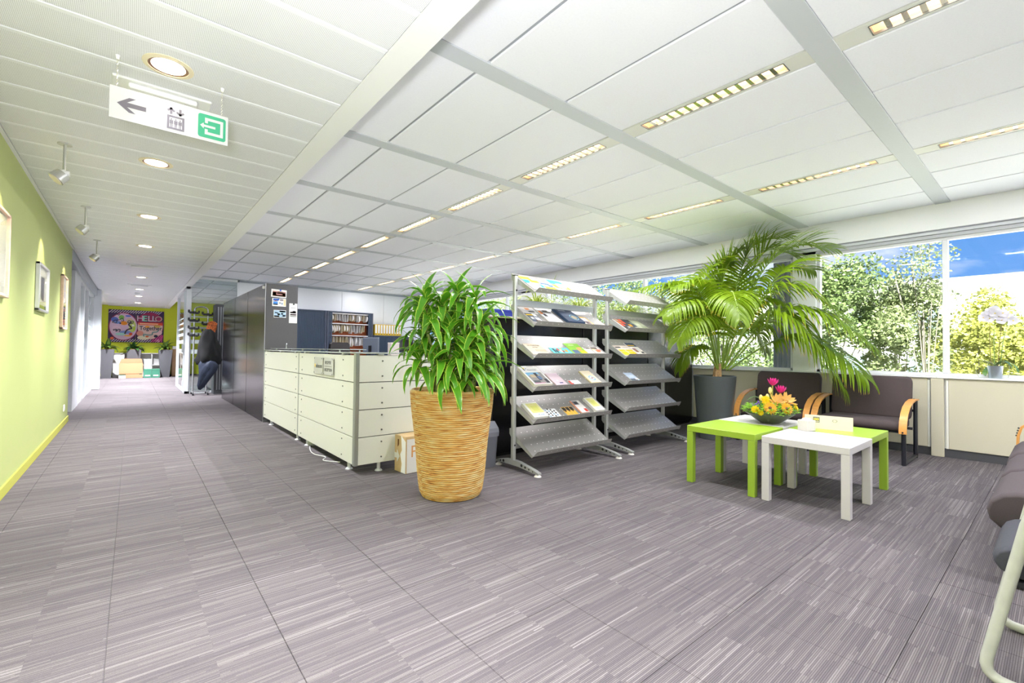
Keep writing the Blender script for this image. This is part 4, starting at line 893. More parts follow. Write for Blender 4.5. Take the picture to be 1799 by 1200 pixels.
# second stand
B('magazine', 'magazine with orange, red and black square photo grid on the second stand', S2, 4, 4.185, 4.47, .03, .26, .008, (56, 58, 62), [(-.95+.5*i, -.55+.5*i, -.9+.48*j, -.5+.48*j, col) for (i, j, col) in ((0, 0, (40, 42, 46)), (1, 0, (176, 176, 170)), (2, 0, (70, 84, 84)), (3, 0, (206, 206, 190)), (0, 1, (222, 80, 56)), (1, 1, (60, 60, 66)), (2, 1, (238, 160, 50)), (3, 1, (70, 80, 90)), (0, 2, (226, 130, 70)), (1, 2, (216, 84, 60)), (2, 2, (60, 70, 72)), (0, 3, (200, 170, 140)), (1, 3, (240, 110, 70)), (2, 3, (46, 56, 60)), (3, 2, (120, 136, 126)))], cat='magazine')
B('leaflet', 'pale green flecked leaflet peeping out beside the photo grid magazine', S2, 4, 4.485, 4.68, .045, .27, .004, (186, 192, 160), [(-.7, .1, -.2, .3, (216, 220, 190)), (-.1, .7, -.8, -.3, (150, 160, 126)), (-.4, .5, .4, .8, (206, 210, 176))], cat='leaflet')
for k, (a, b2, lab) in enumerate(((4.17, 4.29, 'cream and yellow magazine nearest the post on the second stand'), (4.295, 4.43, 'cream and yellow magazine overlapped by the navy topped one'))):
    B('magazine', lab, S2, 3, a, b2, .03, .24, .006, (228, 214, 198), [(-.9, .9, -.95, .15, (246, 200, 20)), (-.9, .6, .5, .7, (60, 60, 60) if k == 0 else (200, 190, 180)), (-.9, .9, -.25, -.2, (236, 226, 210))], cat='magazine')
B('magazine', 'navy topped magazine with a pale photo on the second stand', S2, 3, 4.44, 4.61, .06, .30, .008, (234, 226, 210), [(-1, 1, .3, 1, (56, 70, 92)), (-.9, .6, .42, .58, (240, 196, 40)), (-.8, -.1, -.7, .0, (150, 110, 100)), (.1, .6, -.5, .1, (206, 206, 200)), (.2, .8, -.9, -.6, (70, 70, 70))], cat='magazine')
B('leaflet', 'single pale blue leaflet alone on its shelf of the second stand', S2, 2, 4.33, 4.485, .055, .21, .003, (190, 206, 222), [(-1, .5, -1, -.5, (90, 100, 112)), (.2, 1, -.8, -.4, (230, 226, 220)), (-.4, .6, -.1, .3, (206, 220, 232))], cat='leaflet')

# ------------------------------------------------------------------ bin and cardboard box
BINM = mat('bin_grey', (104, 106, 114), .45)
t = thing('swing_bin', 'grey plastic swing-lid bin behind the basket planter', 'bin', (2.60, 3.53, 0))
def rr(w, d, r, n=4):
    o = []
    for cx, cy, a0 in ((w-r, d-r, 0), (-w+r, d-r, 90), (-w+r, -d+r, 180), (w-r, -d+r, 270)):
        for k in range(n+1): a = R(a0+90*k/n); o.append((cx+r*math.cos(a), cy+r*math.sin(a)))
    return o
def loft(mb, secs):
    vs = []; n = len(secs[0][0])
    for poly, z in secs: vs += [(x, y, z) for x, y in poly]
    fs = [(i*n+k, i*n+(k+1) % n, (i+1)*n+(k+1) % n, (i+1)*n+k) for i in range(len(secs)-1) for k in range(n)]
    return mb.add(vs, fs+[tuple(range(n)), tuple((len(secs)-1)*n+k for k in range(n))])
loft(MB(), [(rr(.090, .085, .04), 0), (rr(.108, .10, .04), .31)]).build('bin_body', BINM, t, True)
m = MB(); loft(m, [(rr(.113, .105, .04), .285), (rr(.116, .108, .04), .325), (rr(.112, .104, .04), .335)])
m.prism([(-.10, .334), (.10, .334), (.085, .375), (.0, .415), (-.03, .418), (-.09, .36)], -.10, .10, Matrix(((0, 0, 1, 0), (1, 0, 0, 0), (0, 1, 0, 0), (0, 0, 0, 1)))); m.build('lid', mat('bin_lid_grey', (124, 126, 134), .4), t)
CARD = mat('cardboard', (214, 184, 138), .8, noise=.05, nscale=30); CARDW = mat('cardboard_white_print', (236, 234, 230), .6)
t = thing('cardboard_box', 'tan and white cardboard carton with an orange letter P, leaning flaps, by the counter', 'box', (1.87, 3.70, 0)); t.rotation_euler = (0, 0, R(4))
bx('carton', CARD, t, 0, .34, 0, .19, 0, .325, .003); bx('white_front', CARDW, t, .012, .34, -.0025, 0, .003, .30); 
MB().prism([(0, .003), (.075, .003), (.06, .08), (.09, .16), (.06, .20), (.075, .325), (0, .28)], -.0025, 0, Matrix(((0, 0, 1, 0), (1, 0, 0, 0), (0, 1, 0, 0), (0, 0, 0, 1)))).build('white_side_print', CARDW, t)
MB().prism([(.19, .12), (.145, .12), (.145, .085), (.10, .14), (.145, .195), (.145, .165), (.19, .165)], -.003, 0, Matrix(((0, 0, 1, 0), (1, 0, 0, 0), (0, 1, 0, 0), (0, 0, 0, 1)))).build('white_arrow', CARDW, t)
MB().add([(-.0, .0, .325), (.34, 0, .325), (.34, .02, .335), (0, .02, .335)], [(0, 1, 2, 3)]).build('flap', CARD, t)
text('letter', 'P', .15, mat('orange_ink', (224, 160, 96), .6), t, frame((.085, -.003, .185), (1, 0, 0), (0, 0, 1)), ex=.0004); m = MB()
for k in range(4): m.box(-.0028, 0, .115+.006*k, .118+.006*k, .24-.006*k, .29)
m.build('printed_mark', mat('brown_print', (130, 86, 50), .6), t)

# ------------------------------------------------------------------ coffee tables
def coffee_table(lab, cx, cy, col, key):
    mm = mat('table_'+key, col, .32, spec=.5); t = thing('side_table', lab, 'table', (cx, cy, 0), 0)
    bx('table_top', mm, t, -.277, .277, -.277, .277, .428, .478, .003)
    for sx in (-1, 1):
        for sy in (-1, 1): bx('leg', mm, t, sx*.277-(.052 if sx > 0 else 0), sx*.277+(.052 if sx < 0 else 0), sy*.277-(.052 if sy > 0 else 0), sy*.277+(.052 if sy < 0 else 0), 0, .428, .002)
LIMET = (154, 186, 56); WT = (212, 208, 205)
coffee_table('lime green square side table nearest the brochure stands', 3.945, 1.785, LIMET, 'lime'); coffee_table('white square side table in front, carrying the cream card holder', 3.945, 1.182, WT, 'white')
coffee_table('white square side table at the back under the flower bowl', 4.508, 1.787, WT, 'white'); coffee_table('lime green square side table nearest the window chairs', 4.508, 1.197, LIMET, 'lime')
t = thing('card_holder', 'long cream card stand with a grey square emblem on the tables', 'card holder', (4.44, 1.245, .4785)); t.rotation_euler = (0, 0, R(12))
HOLD = mat('cream_card', (228, 215, 186), .5)
MB().prism([(-.022, 0), (.05, 0), (.05, .004), (.012, .108), (.006, .108)], -.165, .165, Matrix(((1, 0, 0, 0), (0, 0, 1, 0), (0, 1, 0, 0), (0, 0, 0, 1)))).build('card_body', HOLD, t)
nv = Vector((-.108, 0, .028)).normalized(); M = frame((-.0082, .0, .054), (0, -1, 0), Vector((.028, 0, .108)))
m = MB(); m.prism([(-.105, -.005), (-.058, -.005), (-.058, .042), (-.105, .042)], 0, .001, M); m.build('emblem_square', mat('emblem_grey', (124, 122, 110), .5), t)
m = MB()
for cx in (-.091, -.072): m.shell([(.0052, .001), (.0095, .001), (.0095, .0018), (.0052, .0018)], (0, 0, 0), 16); 
m = MB()
for cx in (-.0905, -.0725):
    q = MB().shell([(.0045, .001), (.0092, .001), (.0092, .0019), (.0045, .0019)], (0, 0, 0), 16); m.add([M @ (Vector(v)+Vector((cx, .022, 0))) for v in q.v], q.f)
m.build('emblem_loops', mat('emblem_yellow', (236, 214, 50), .5), t)
m = MB(); m.prism([(-.1, .002), (-.063, .002), (-.063, .006), (-.1, .006)], .001, .0016, M); m.build('emblem_text_line', HOLD, t)
q = MB().shell([(.009, 0), (.0115, 0), (.0115, .001), (.009, .001)], (0, 0, 0), 18, 1.5, 1); m = MB(); m.add([M @ (Vector(v)+Vector((.045, .018, 0))) for v in q.v], q.f); m.build('small_oval_mark', mat('mark_grey', (110, 110, 96), .5), t)
t = thing('tealight_cube', 'frosted white tealight cube leaning by the card stand', 'tealight holder', (4.225, 1.335, .4785)); t.rotation_euler = (0, 0, R(-20))
FRO = mat('frosted_glass', (240, 236, 228), .5, trans=.35, spec=.6)
m = MB(); 
for s in (-1, 1): m.box(s*.04-.005, s*.04+.005, -.045, .045, 0, .085, .003); m.box(-.035, .035, s*.04-.005, s*.04+.005, 0, .085, .003)
m.box(-.036, .036, -.036, .036, 0, .012); m.build('glass_cube', FRO, t); bx('tissue', mat('tissue_white', (246, 244, 240), .8), t, -.03, .03, -.03, .03, .012, .1, .012)

# ------------------------------------------------------------------ chairs with bent wood arms
FAB = mat('taupe_fabric', (80, 69, 69), .9, noise=.08, nscale=400, bump=.15, bscale=500); BEECH = mat('beech_plywood', (226, 160, 84), .35, noise=.1, nscale=14, stretch=(1, 8, 1)); BTUBE = mat('black_tube', (34, 36, 42), .3, spec=.5)
def cushion(mb, w, prof, n=8):
    """sweep a closed (u,v) profile along w with rounded ends; x = width"""
    vs = []; k = len(prof); cu = sum(p[0] for p in prof)/k; cv = sum(p[1] for p in prof)/k
    xs = []
    for i in range(n+1): a = math.pi/2*i/n; xs.append((-w/2+.05*(1-math.sin(a)), .72+.28*math.sin(a)) if i < n else (-w/2+.05, 1))
    st = []
    for i in range(n): a = math.pi/2*i/n; st.append((-w/2+.045*(1-math.cos(a)), .80+.20*math.sin(a)))
    st += [(-w/2+.045, 1), (w/2-.045, 1)]+[(-x, s) for x, s in reversed(st)]
    for x, s in st:
        for u, v in prof: vs.append((x, cu+(u-cu)*(1-(1-s)*.35), cv+(v-cv)*s))
    m = len(st); fs = [(i*k+j, i*k+(j+1) % k, (i+1)*k+(j+1) % k, (i+1)*k+j) for i in range(m-1) for j in range(k)]
    return mb.add(vs, fs+[tuple(range(k)), tuple((m-1)*k+j for j in range(k))])
def rprof(u0, u1, v0, v1, r, n=4): return [((u0+u1)/2+x, (v0+v1)/2+y) for x, y in rr((u1-u0)/2, (v1-v0)/2, r, n)]
def arm_chair(lab, loc, rz, mm, grp=None, name='armchair', armw=.062):
    """faces local -y; the seat front is at y=-.42"""
    t = thing(name, lab, 'chair', loc, rz, grp); W = .70
    cushion(MB(), W, rprof(-.40, .12, .335, .425, .04)).build('seat', mm, t, 'all')
    q = MB(); cushion(q, W+.02, rprof(-.04, .04, .0, .47, .038)); 
    a = R(-9); Mb = Matrix.Translation((0, .13, .40)) @ Matrix.Rotation(a, 4, 'X')
    q.v = [tuple(Mb @ Vector(v)) for v in q.v]; q.build('backrest', mm, t, 'all')
    for s in (-1, 1):
        x = s*(W/2+.035)
        pts = [(-.415, .315), (-.415, .36), (-.395, .43), (-.34, .505), (-.25, .565), (-.12, .605), (.04, .625), (.2, .622)]; m = MB(); vs = []
        for i, (y, z) in enumerate(pts):
            d = Vector((0, pts[min(i+1, 7)][0]-pts[max(i-1, 0)][0], pts[min(i+1, 7)][1]-pts[max(i-1, 0)][1])).normalized(); nn = Vector((0, -d.z, d.y))*.007
            for sx, sn in ((-1, 1), (1, 1), (1, -1), (-1, -1)): vs.append((x+sx*armw/2, y+nn.y*sn, z+nn.z*sn))
        m.add(vs, [(i*4+k, i*4+(k+1) % 4, (i+1)*4+(k+1) % 4, (i+1)*4+k) for i in range(7) for k in range(4)]+[(0, 1, 2, 3), (28, 29, 30, 31)]); arm = m.build('armrest', BEECH, t, True)
        m = MB()
        for y, z in ((-.424, .33), (.12, .634)): m.cyl((x, y-.002, z), (x, y+.002, z), .008, n=10) if z < .5 else m.cyl((x, y, z-.002), (x, y, z+.001), .008, n=10)
        m.build('arm_bolt', BLKP, arm)
        MB().tube([(x, -.37, .0), (x, -.37, .33)], .024, 10, flat=(1.3, .8)).build('front_leg', BTUBE, t, True); MB().tube([(x, .2, 0), (x, .2, .615)], .024, 10, flat=(1.3, .8)).build('rear_leg', BTUBE, t, True)
        MB().tube([(x, -.37, .02), (x, .2, .02)], .018, 8).build('base_runner', BTUBE, t, True)
    MB().cyl((-W/2-.03, -.3, .32), (W/2+.03, -.3, .32), .014, n=8).cyl((-W/2-.03, .08, .32), (W/2+.03, .08, .32), .014, n=8).cyl((-W/2-.03, .2, .50), (W/2+.03, .2, .50), .014, n=8).build('cross_bar', BTUBE, t, True)
    return t
arm_chair('taupe chair with beech arms under the window, nearest the palm', (6.30, 2.255, 0), R(-90), FAB)
arm_chair('taupe chair with beech arms under the window, beside the cream casing strip', (6.30, 1.405, 0), R(-90), FAB)
FAB2 = mat('mauve_brown_fabric', (78, 69, 71), .9, noise=.08, nscale=300, bump=.2, bscale=420)
def puffy_chair(lab, x, front):
    t = thing('waiting_chair', lab, 'chair', (x, front, 0), 0, 'padded chairs in a row along the right'); W = .70
    prof = [(-.50, .31), (-.50, .43), (-.44, .455), (-.30, .462), (-.16, .462), (-.10, .457), (-.05, .44), (-.012, .40), (.0, .355), (-.01, .31), (-.045, .275), (-.1, .262), (-.3, .26), (-.45, .265)]
    cushion(MB(), W, prof).build('seat', FAB2, t, 'all')
    m = MB(); m.tube([(-W/2+.02, -.135, .455), (-W/4, -.137, .4645), (W/4, -.137, .4645), (W/2-.02, -.135, .455)], .005, 6); m.build('seam', mat('seam_dark', (46, 40, 42), .9), t, True)
    m = MB()
    for k in range(7):
        xx = -.16+.053*k; m.tube([(xx, -.006, .335), (xx*1.15, -.03, .292), (xx*1.2, -.075, .266)], [.002, .0045, .003], 5)
    m.build('gathers', mat('seam_dark'), t, True)
    cushion(MB(), W, rprof(-.62, -.50, .40, .86, .05)).build('backrest', FAB2, t, 'all')
    for xx in (-.3, .3):
        MB().tube([(xx, -.08, .27), (xx, -.08, .02), (xx, -.5, .02), (xx, -.56, .45)], .018, 8).build('leg', BTUBE, t, True)
    return t
for k, (x, f) in enumerate(((3.55, .245), (4.28, .25), (5.02, .258))):
    t = puffy_chair('mauve brown padded chair at the right, '+('nearest the white tube frame', 'second in the row', 'third in the row, toward the window')[k], x, f)
# the far chair of the row ends in a pierced beech arm
pts = [(-.022, .38), (-.026, .47), (-.045, .54), (-.10, .59), (-.22, .612), (-.50, .62)]; vs = []; m = MB()
for i, (y, z) in enumerate(pts):
    d = Vector((0, pts[min(i+1, 5)][0]-pts[max(i-1, 0)][0], pts[min(i+1, 5)][1]-pts[max(i-1, 0)][1])).normalized(); nn = Vector((0, -d.z, d.y))*.008
    for sx, sn in ((0, 1), (1, 1), (1, -1), (0, -1)): vs.append((.365+.075*sx, y+nn.y*sn, z+nn.z*sn))
m.add(vs, [(i*4+q, i*4+(q+1) % 4, (i+1)*4+(q+1) % 4, (i+1)*4+q) for i in range(5) for q in range(4)]+[(0, 1, 2, 3), (20, 21, 22, 23)]); arm = m.build('armrest', BEECH, t, True)
for q in range(4): MB().cyl((.385, -.012-.004*q, .475+.02*q), (.385, -.022-.004*q, .47+.02*q), .006, n=8).build('arm_hole', BLKP, arm)
t = thing('cantilever_chair', 'grey seated cantilever chair with thick cream tube frame at the lower right', 'chair', (2.52, .0, 0), 0)
CT = mat('cream_tube', (186, 187, 174), .35, noise=.06, nscale=20); GF = mat('blue_grey_fabric', (60, 61, 68), .9, bump=.15, bscale=400)
def rounded(pts, r=.06, n=5):
    P = [Vector(p) for p in pts]; out = [P[0]]
    for i in range(1, len(P)-1):
        a = (P[i-1]-P[i]).normalized(); b2 = (P[i+1]-P[i]).normalized()
        for k in range(n+1): u = k/n; out.append(P[i]+a*r*(1-u)**2+b2*r*u**2)
    return out+[P[-1]]
for x in (-.28, .22):
    MB().tube(rounded([(x, -.62, .018), (x, .185, .018), (x, .065, .62), (x, -.42, .66)], .07), .017, 12).build('side_tube', CT, t, True)
    bx('glide', BLKP, t, x-.022, x+.022, -.02, .03, 0, .012)
MB().cyl((-.28, -.62, .018), (.22, -.62, .018), .017, n=12).build('rear_tube', CT, t, True)
q = MB(); cushion(q, .46, [(-.42, .385), (-.42, .455), (-.3, .462), (.06, .468), (.10, .465), (.13, .456), (.15, .442), (.161, .42), (.158, .40), (.145, .38), (.125, .367), (.1, .36), (-.3, .36)]); q.v = [(v[0]-.03, v[1], v[2]) for v in q.v]; q.build('seat', GF, t, 'all')
q = MB(); cushion(q, .46, rprof(-.50, -.44, .5, .85, .028)); q.v = [(v[0]-.03, v[1], v[2]) for v in q.v]; q.build('backrest', GF, t, 'all')
bx('seat_bracket', BTUBE, t, -.27, .21, -.3, .1, .345, .36)

# ------------------------------------------------------------------ dracaena in the basket planter
def basket_material():
    m, n, l, b = nodes_of('woven_basket')
    tc = n.new('ShaderNodeTexCoord'); sp = n.new('ShaderNodeSeparateXYZ'); l.new(tc.outputs['Object'], sp.inputs[0])
    at = n.new('ShaderNodeMath'); at.operation = 'ARCTAN2'; l.new(sp.outputs[1], at.inputs[0]); l.new(sp.outputs[0], at.inputs[1])
    cv = n.new('ShaderNodeCombineXYZ'); l.new(at.outputs[0], cv.inputs[0]); l.new(sp.outputs[2], cv.inputs[2])
    mp = n.new('ShaderNodeMapping'); mp.inputs['Scale'].default_value = (1.6, 1, 55); l.new(cv.outputs[0], mp.inputs[0])
    nz = n.new('ShaderNodeTexNoise'); nz.inputs['Scale'].default_value = 1.5; nz.inputs['Detail'].default_value = 6; nz.inputs['Roughness'].default_value = .6; l.new(mp.outputs[0], nz.inputs['Vector'])
    cr = n.new('ShaderNodeValToRGB'); e = cr.color_ramp.elements; e[0].position = .28; e[0].color = S(124, 74, 34); e[1].position = .72; e[1].color = S(255, 240, 190)
    for p, c in ((.37, (214, 146, 66)), (.46, (244, 190, 100)), (.58, (252, 220, 146))): q = e.new(p); q.color = S(c)
    l.new(nz.outputs['Fac'], cr.inputs[0])
    # twisted strands
    wv = n.new('ShaderNodeTexWave'); wv.inputs['Scale'].default_value = 1; mp2 = n.new('ShaderNodeMapping'); mp2.inputs['Scale'].default_value = (20, 1, 90); mp2.inputs['Rotation'].default_value = (0, 0, 0); l.new(cv.outputs[0], mp2.inputs[0])
    wv.bands_direction = 'DIAGONAL'; wv.inputs['Distortion'].default_value = 2.5; l.new(mp2.outputs[0], wv.inputs['Vector'])
    mx = n.new('ShaderNodeMix'); mx.data_type = 'RGBA'; mx.blend_type = 'MULTIPLY'; mx.inputs[0].default_value = .28; l.new(cr.outputs[0], mx.inputs[6]); l.new(wv.outputs[0], mx.inputs[7])
    l.new(mx.outputs[2], b.inputs['Base Color']); b.inputs['Roughness'].default_value = .6
    bp = n.new('ShaderNodeBump'); bp.inputs['Strength'].default_value = .7; bp.inputs['Distance'].default_value = .006; l.new(wv.outputs[0], bp.inputs['Height']); l.new(bp.outputs[0], b.inputs['Normal'])
    return m
SOIL = mat('clay_granules', (150, 96, 70), .9, noise=.4, nscale=90, bump=.8, bscale=120)
DRAC = thing('potted_dracaena', 'dracaena with lime edged leaves in a tall woven basket planter', 'plant', (1.90, 3.0, 0))
prof = []; NC = 52
for i in range(NC):
    for u, d in ((.0, 0), (.33, .0085), (.67, .0085)):
        z = .79*(i+u)/NC; q = z/.79; r = .222+.088*q**.85+.008*math.sin(q*9)*.4
        if q < .05: r -= (.05-q)*.25
        prof.append((r+d, z))
prof += [(.312, .79), (.306, .80), (.290, .797), (.278, .775), (.272, .73)]
MB().lathe([(0.0, .004)]+prof+[(0.0, .73)], n=72).build('basket', basket_material(), DRAC, True)
MB().lathe([(.276, .735), (.2, .742), (.1, .748), (0, .745)], n=32).build('soil', SOIL, DRAC, True)
DLEAF = leaf_mat('dracaena_leaf', (84, 150, 34), (208, 230, 84), rough=.24, trans=.22, edge=.40)
CANE = mat('cane', (122, 134, 62), .6, noise=.35, nscale=30, stretch=(1, 1, 4))
def arch_leaf(L, w, e0, e1, seed, n=7):
    """leaf from the origin toward +x, elevation bends from e0 to e1 degrees"""
    rnd = random.Random(seed); p = Vector((.0, 0, 0)); pts = [p.copy()]; tw = rnd.uniform(-.5, .5)
    for i in range(n):
        e = R(e0+(e1-e0)*((i+.5)/n)**.85); a = tw*(i/n)**2
        p = p+Vector((math.cos(e)*math.cos(a), math.cos(e)*math.sin(a), math.sin(e)))*(L/n); pts.append(p.copy())
    ws = [w*1.28*x for x in (.34, .74, 1.0, .98, .86, .64, .36, .03)]
    return MB().leaf(pts, ws, fold=.22)
DV = [arch_leaf(.28+.018*k, .046+.002*(k % 3), e0, e1, k).mesh('leaf', DLEAF, 'all') for k, (e0, e1) in enumerate(((80, 25), (66, -50), (52, -82), (38, -88), (25, -92), (8, -95), (62, -35), (44, -95)))]
ROS = [(-0.073, 0.061, 1.39), (0.044, 0.029, 1.498), (-0.189, 0.092, 1.397), (-0.085, -0.086, 1.181), (0.097, -0.145, 1.112), (-0.182, 0.125, 1.146), (-0.169, -0.055, 0.97), (-0.068, -0.203, 0.994), (0.086, -0.201, 0.95), (-0.242, 0.071, 0.988), (0.067, 0.075, 1.277), (-0.026, 0.178, 1.209), (0.079, -0.066, 1.339), (-.12, -.16, .90), (.03, -.24, .90), (.15, -.12, 1.0), (-.22, .0, 1.27), (.02, -.14, 1.06), (.13, -.10, 1.44), (-.16, .15, 1.46), (.16, -.16, 1.25)]
rnd = random.Random(11)
for k, (x, y, z) in enumerate(ROS):
    bx0, by0 = x*.55+rnd.uniform(-.04, .04), y*.55+rnd.uniform(-.04, .04)
    c = MB().tube([(bx0, by0, .735), (bx0*.9+x*.1, by0*.9+y*.1, .9), (x, y, z-.06), (x, y, z+.05)], [.014, .012, .012, .009], 8).build('cane', CANE, DRAC, True)
    nl = 16
    for j in range(nl):
        q = j/nl; v = DV[0] if q < .12 else DV[(1, 6)[j % 2]] if q < .4 else DV[(2, 3, 7)[j % 3]] if q < .75 else DV[(4, 5, 3)[j % 3]]
        inst(v, 'leaf', c, (x, y, z+.055-.10*q), (rnd.uniform(-.25, .25), rnd.uniform(-.15, .1), j*2.4+rnd.uniform(-.3, .3)), (rnd.uniform(.8, 1.15),)*3)

# ------------------------------------------------------------------ palm
PALM = thing('potted_palm', 'large kentia palm with arching fronds in a dark grey pot by the window', 'plant', (5.80, 2.88, 0))
MB().lathe([(0, .004), (.19, .004), (.195, .02), (.255, .79), (.257, .80), (.247, .805), (.24, .79), (.235, .75), (0, .75)], n=48).build('pot', mat('anthracite_pot', (88, 94, 94), .32, spec=.5), PALM, True)
MB().lathe([(.238, .765), (.15, .785), (.06, .79), (0, .79)], n=28).build('soil', mat('bark_soil', (140, 84, 52), .95, noise=.5, nscale=60, bump=1, bscale=80), PALM, True)
PLEAF = leaf_mat('palm_leaflet', (124, 156, 30), (144, 176, 44), tip=(226, 184, 60), rough=.34, trans=.42, edge=.48); RACH = mat('palm_stalk', (132, 158, 62), .5); STUMP = mat('palm_base', (180, 146, 104), .8, noise=.3, nscale=40)
FRONDS = [
    ([(0.09, -0.08, 0.89), (0.2, -0.23, 1.54), (0.35, -0.48, 2.19), (0.54, -0.77, 2.44), (0.7, -1.1, 2.38)], 0.36, 0.35),
    ([(0.11, -0.03, 0.89), (0.27, -0.09, 1.55), (0.4, -0.14, 2.16), (0.5, -0.28, 2.53), (0.71, -0.62, 2.62)], 0.34, 0.25),
    ([(0.09, -0.01, 0.89), (0.13, 0.02, 1.47), (0.17, -0.01, 2.0), (0.24, -0.14, 2.37), (0.48, -0.4, 2.55)], 0.32, 0.3),
    ([(0.06, -0.12, 0.9), (0.26, -0.35, 1.32), (0.32, -0.66, 1.63), (0.34, -1.13, 1.57), (0.38, -1.55, 1.21)], 0.38, 0.8),
    ([(0.02, -0.14, 0.88), (0.1, -0.41, 1.24), (0.09, -0.73, 1.57), (0.1, -1.06, 1.3), (0.14, -1.35, 0.74)], 0.4, 1.1),
    ([(0.14, -0.12, 0.88), (0.39, -0.43, 1.18), (0.48, -0.79, 1.32), (0.43, -1.16, 1.18), (0.33, -1.51, 0.84)], 0.38, 0.9),
    ([(0.04, -0.03, 0.89), (-0.13, -0.02, 1.31), (-0.33, -0.05, 1.63), (-0.75, -0.02, 1.7), (-1.16, 0.03, 1.51)], 0.34, 0.9),
    ([(0.15, 0.01, 0.89), (0.14, 0.08, 1.4), (0.01, 0.25, 1.82), (-0.4, 0.46, 1.99), (-0.83, 0.69, 1.88)], 0.34, 0.8),
    ([(-0.01, -0.05, 0.89), (-0.18, -0.05, 1.24), (-0.45, -0.08, 1.5), (-0.78, -0.11, 1.48), (-1.06, -0.09, 1.22)], 0.32, 0.9),
    ([(-0.02, -0.05, 0.89), (-0.18, 0.02, 1.1), (-0.32, 0.07, 1.18), (-0.46, 0.12, 1.11), (-0.55, 0.17, 0.88)], 0.24, 0.8),
    ([(0.17, -0.01, 0.89), (0.4, -0.07, 1.33), (0.62, -0.19, 1.72), (0.72, -0.44, 1.78), (0.76, -0.7, 1.55)], 0.34, 0.8),
    ([(0.07, -0.06, 0.89), (-0.09, -0.18, 1.46), (-0.34, -0.37, 1.78), (-0.62, -0.53, 1.74), (-0.77, -0.66, 1.47)], 0.3, 0.9),
    ([(0.16, -0.0, 0.89), (0.34, -0.02, 1.25), (0.59, -0.1, 1.49), (0.74, -0.22, 1.41), (0.83, -0.3, 1.11)], 0.28, 0.9),
    ([(0.12, 0.03, 0.89), (0.15, 0.2, 1.4), (0.14, 0.4, 1.72), (0.04, 0.55, 1.69), (-0.05, 0.63, 1.33)], 0.32, 0.9),
    ([(0.08, -0.07, 0.89), (0.15, -0.32, 1.43), (0.32, -0.53, 1.93), (0.51, -0.69, 2.18), (0.76, -0.89, 2.15)], 0.33, 0.55),
    ([(0.04, -0.03, 0.89), (-0.01, 0.08, 1.43), (-0.02, 0.15, 2.0), (0.09, 0.05, 2.22), (0.26, -0.09, 2.29)], 0.28, 0.5),
    ([(0.13, -0.04, 0.89), (0.3, -0.12, 1.55), (0.47, -0.26, 2.16), (0.53, -0.44, 2.44), (0.65, -0.73, 2.34)], 0.34, 0.3),
    ([(0.11, -0.03, 0.89), (0.13, 0.02, 1.47), (0.13, 0.02, 1.92), (0.16, -0.07, 2.22), (0.25, -0.21, 2.43)], 0.32, 0.3),
    ([(0.04, -0.1, 0.89), (0.15, -0.32, 1.39), (0.19, -0.54, 1.81), (0.26, -0.87, 1.89), (0.33, -1.25, 1.6)], 0.36, 0.7),
    ([(0.1, -0.02, 0.89), (-0.02, 0.02, 1.36), (-0.2, 0.03, 1.75), (-0.42, 0.09, 1.95), (-0.7, 0.19, 1.9)], 0.3, 0.7),
]
def spline(pts, n):
    P = [Vector(p) for p in pts]; out = []; m = len(P)-1
    for i in range(n+1):
        u = i/n*m; k = min(int(u), m-1); u -= k; p0, p1, p2, p3 = P[max(k-1, 0)], P[k], P[k+1], P[min(k+2, m)]
        out.append(.5*((2*p1)+(p2-p0)*u+(2*p0-5*p1+4*p2-p3)*u*u+(3*p1-p0-3*p2+p3)*u**3))
    return out
def frond(parent, pts, L, droop, seed, lm, rm, w=.024, start=.34, npair=34):
    rnd = random.Random(seed); C = spline(pts, 40); m = len(C)-1
    fr = MB().tube(C, [.010*(1-.85*i/m)+.0015 for i in range(m+1)], 6).build('frond', rm, parent, True); mb = MB()
    for k in range(npair):
        u = start+(1-start)*(k+.5)/npair; f = u*m; i = min(int(f), m-1); p = C[i].lerp(C[i+1], f-i); d = (C[min(i+1, m)]-C[max(i-1, 0)]).normalized()
        up = Vector((0, 0, 1)); side = d.cross(up); side = side.normalized() if side.length > .1 else Vector((1, 0, 0)); nrm = side.cross(d).normalized()
        q = (u-start)/(1-start); ln = L*(.62+.6*math.sin(math.pi*min(1, q*.85+.12)))*(1-.45*q**3)
        for s in (-1, 1):
            fw = .35+.75*q+rnd.uniform(-.08, .08); dirv = (side*s*1.0+d*fw+nrm*(.28+rnd.uniform(-.1, .1))).normalized(); pp = [p.copy()]; x = p.copy(); v = dirv.copy(); st = 6
            for j in range(st):
                v = (v+Vector((0, 0, -1))*droop*.16*(1+j*.35)*rnd.uniform(.8, 1.2)).normalized(); x = x+v*(ln/st); x.x = min(x.x, .95-.002*(k % 9)); x.z = min(x.z, 2.74); pp.append(x.copy())
            mb.leaf(pp, [w*z for z in (.35, .85, 1, .9, .7, .42, .04)], up=nrm, fold=.25)
    stuff(mb.build('leaflets', lm, fr, 'all', recalc=False)); return fr
for k, (pts, L, dr) in enumerate(FRONDS): frond(PALM, pts, L*(1.5 if k < 6 or k > 13 else 1.25), dr, k, PLEAF, RACH, w=.033 if k < 6 else .028, npair=42, start=.30)
for k, (x, y) in enumerate(((.03, -.05), (.09, -.02), (.05, .02), (-.01, -.03))): MB().tube([(x, y, .75), (x, y, .84), (x+.015, y, .96)], [.03, .026, .012], 8).build('stem_base', STUMP, PALM, True)

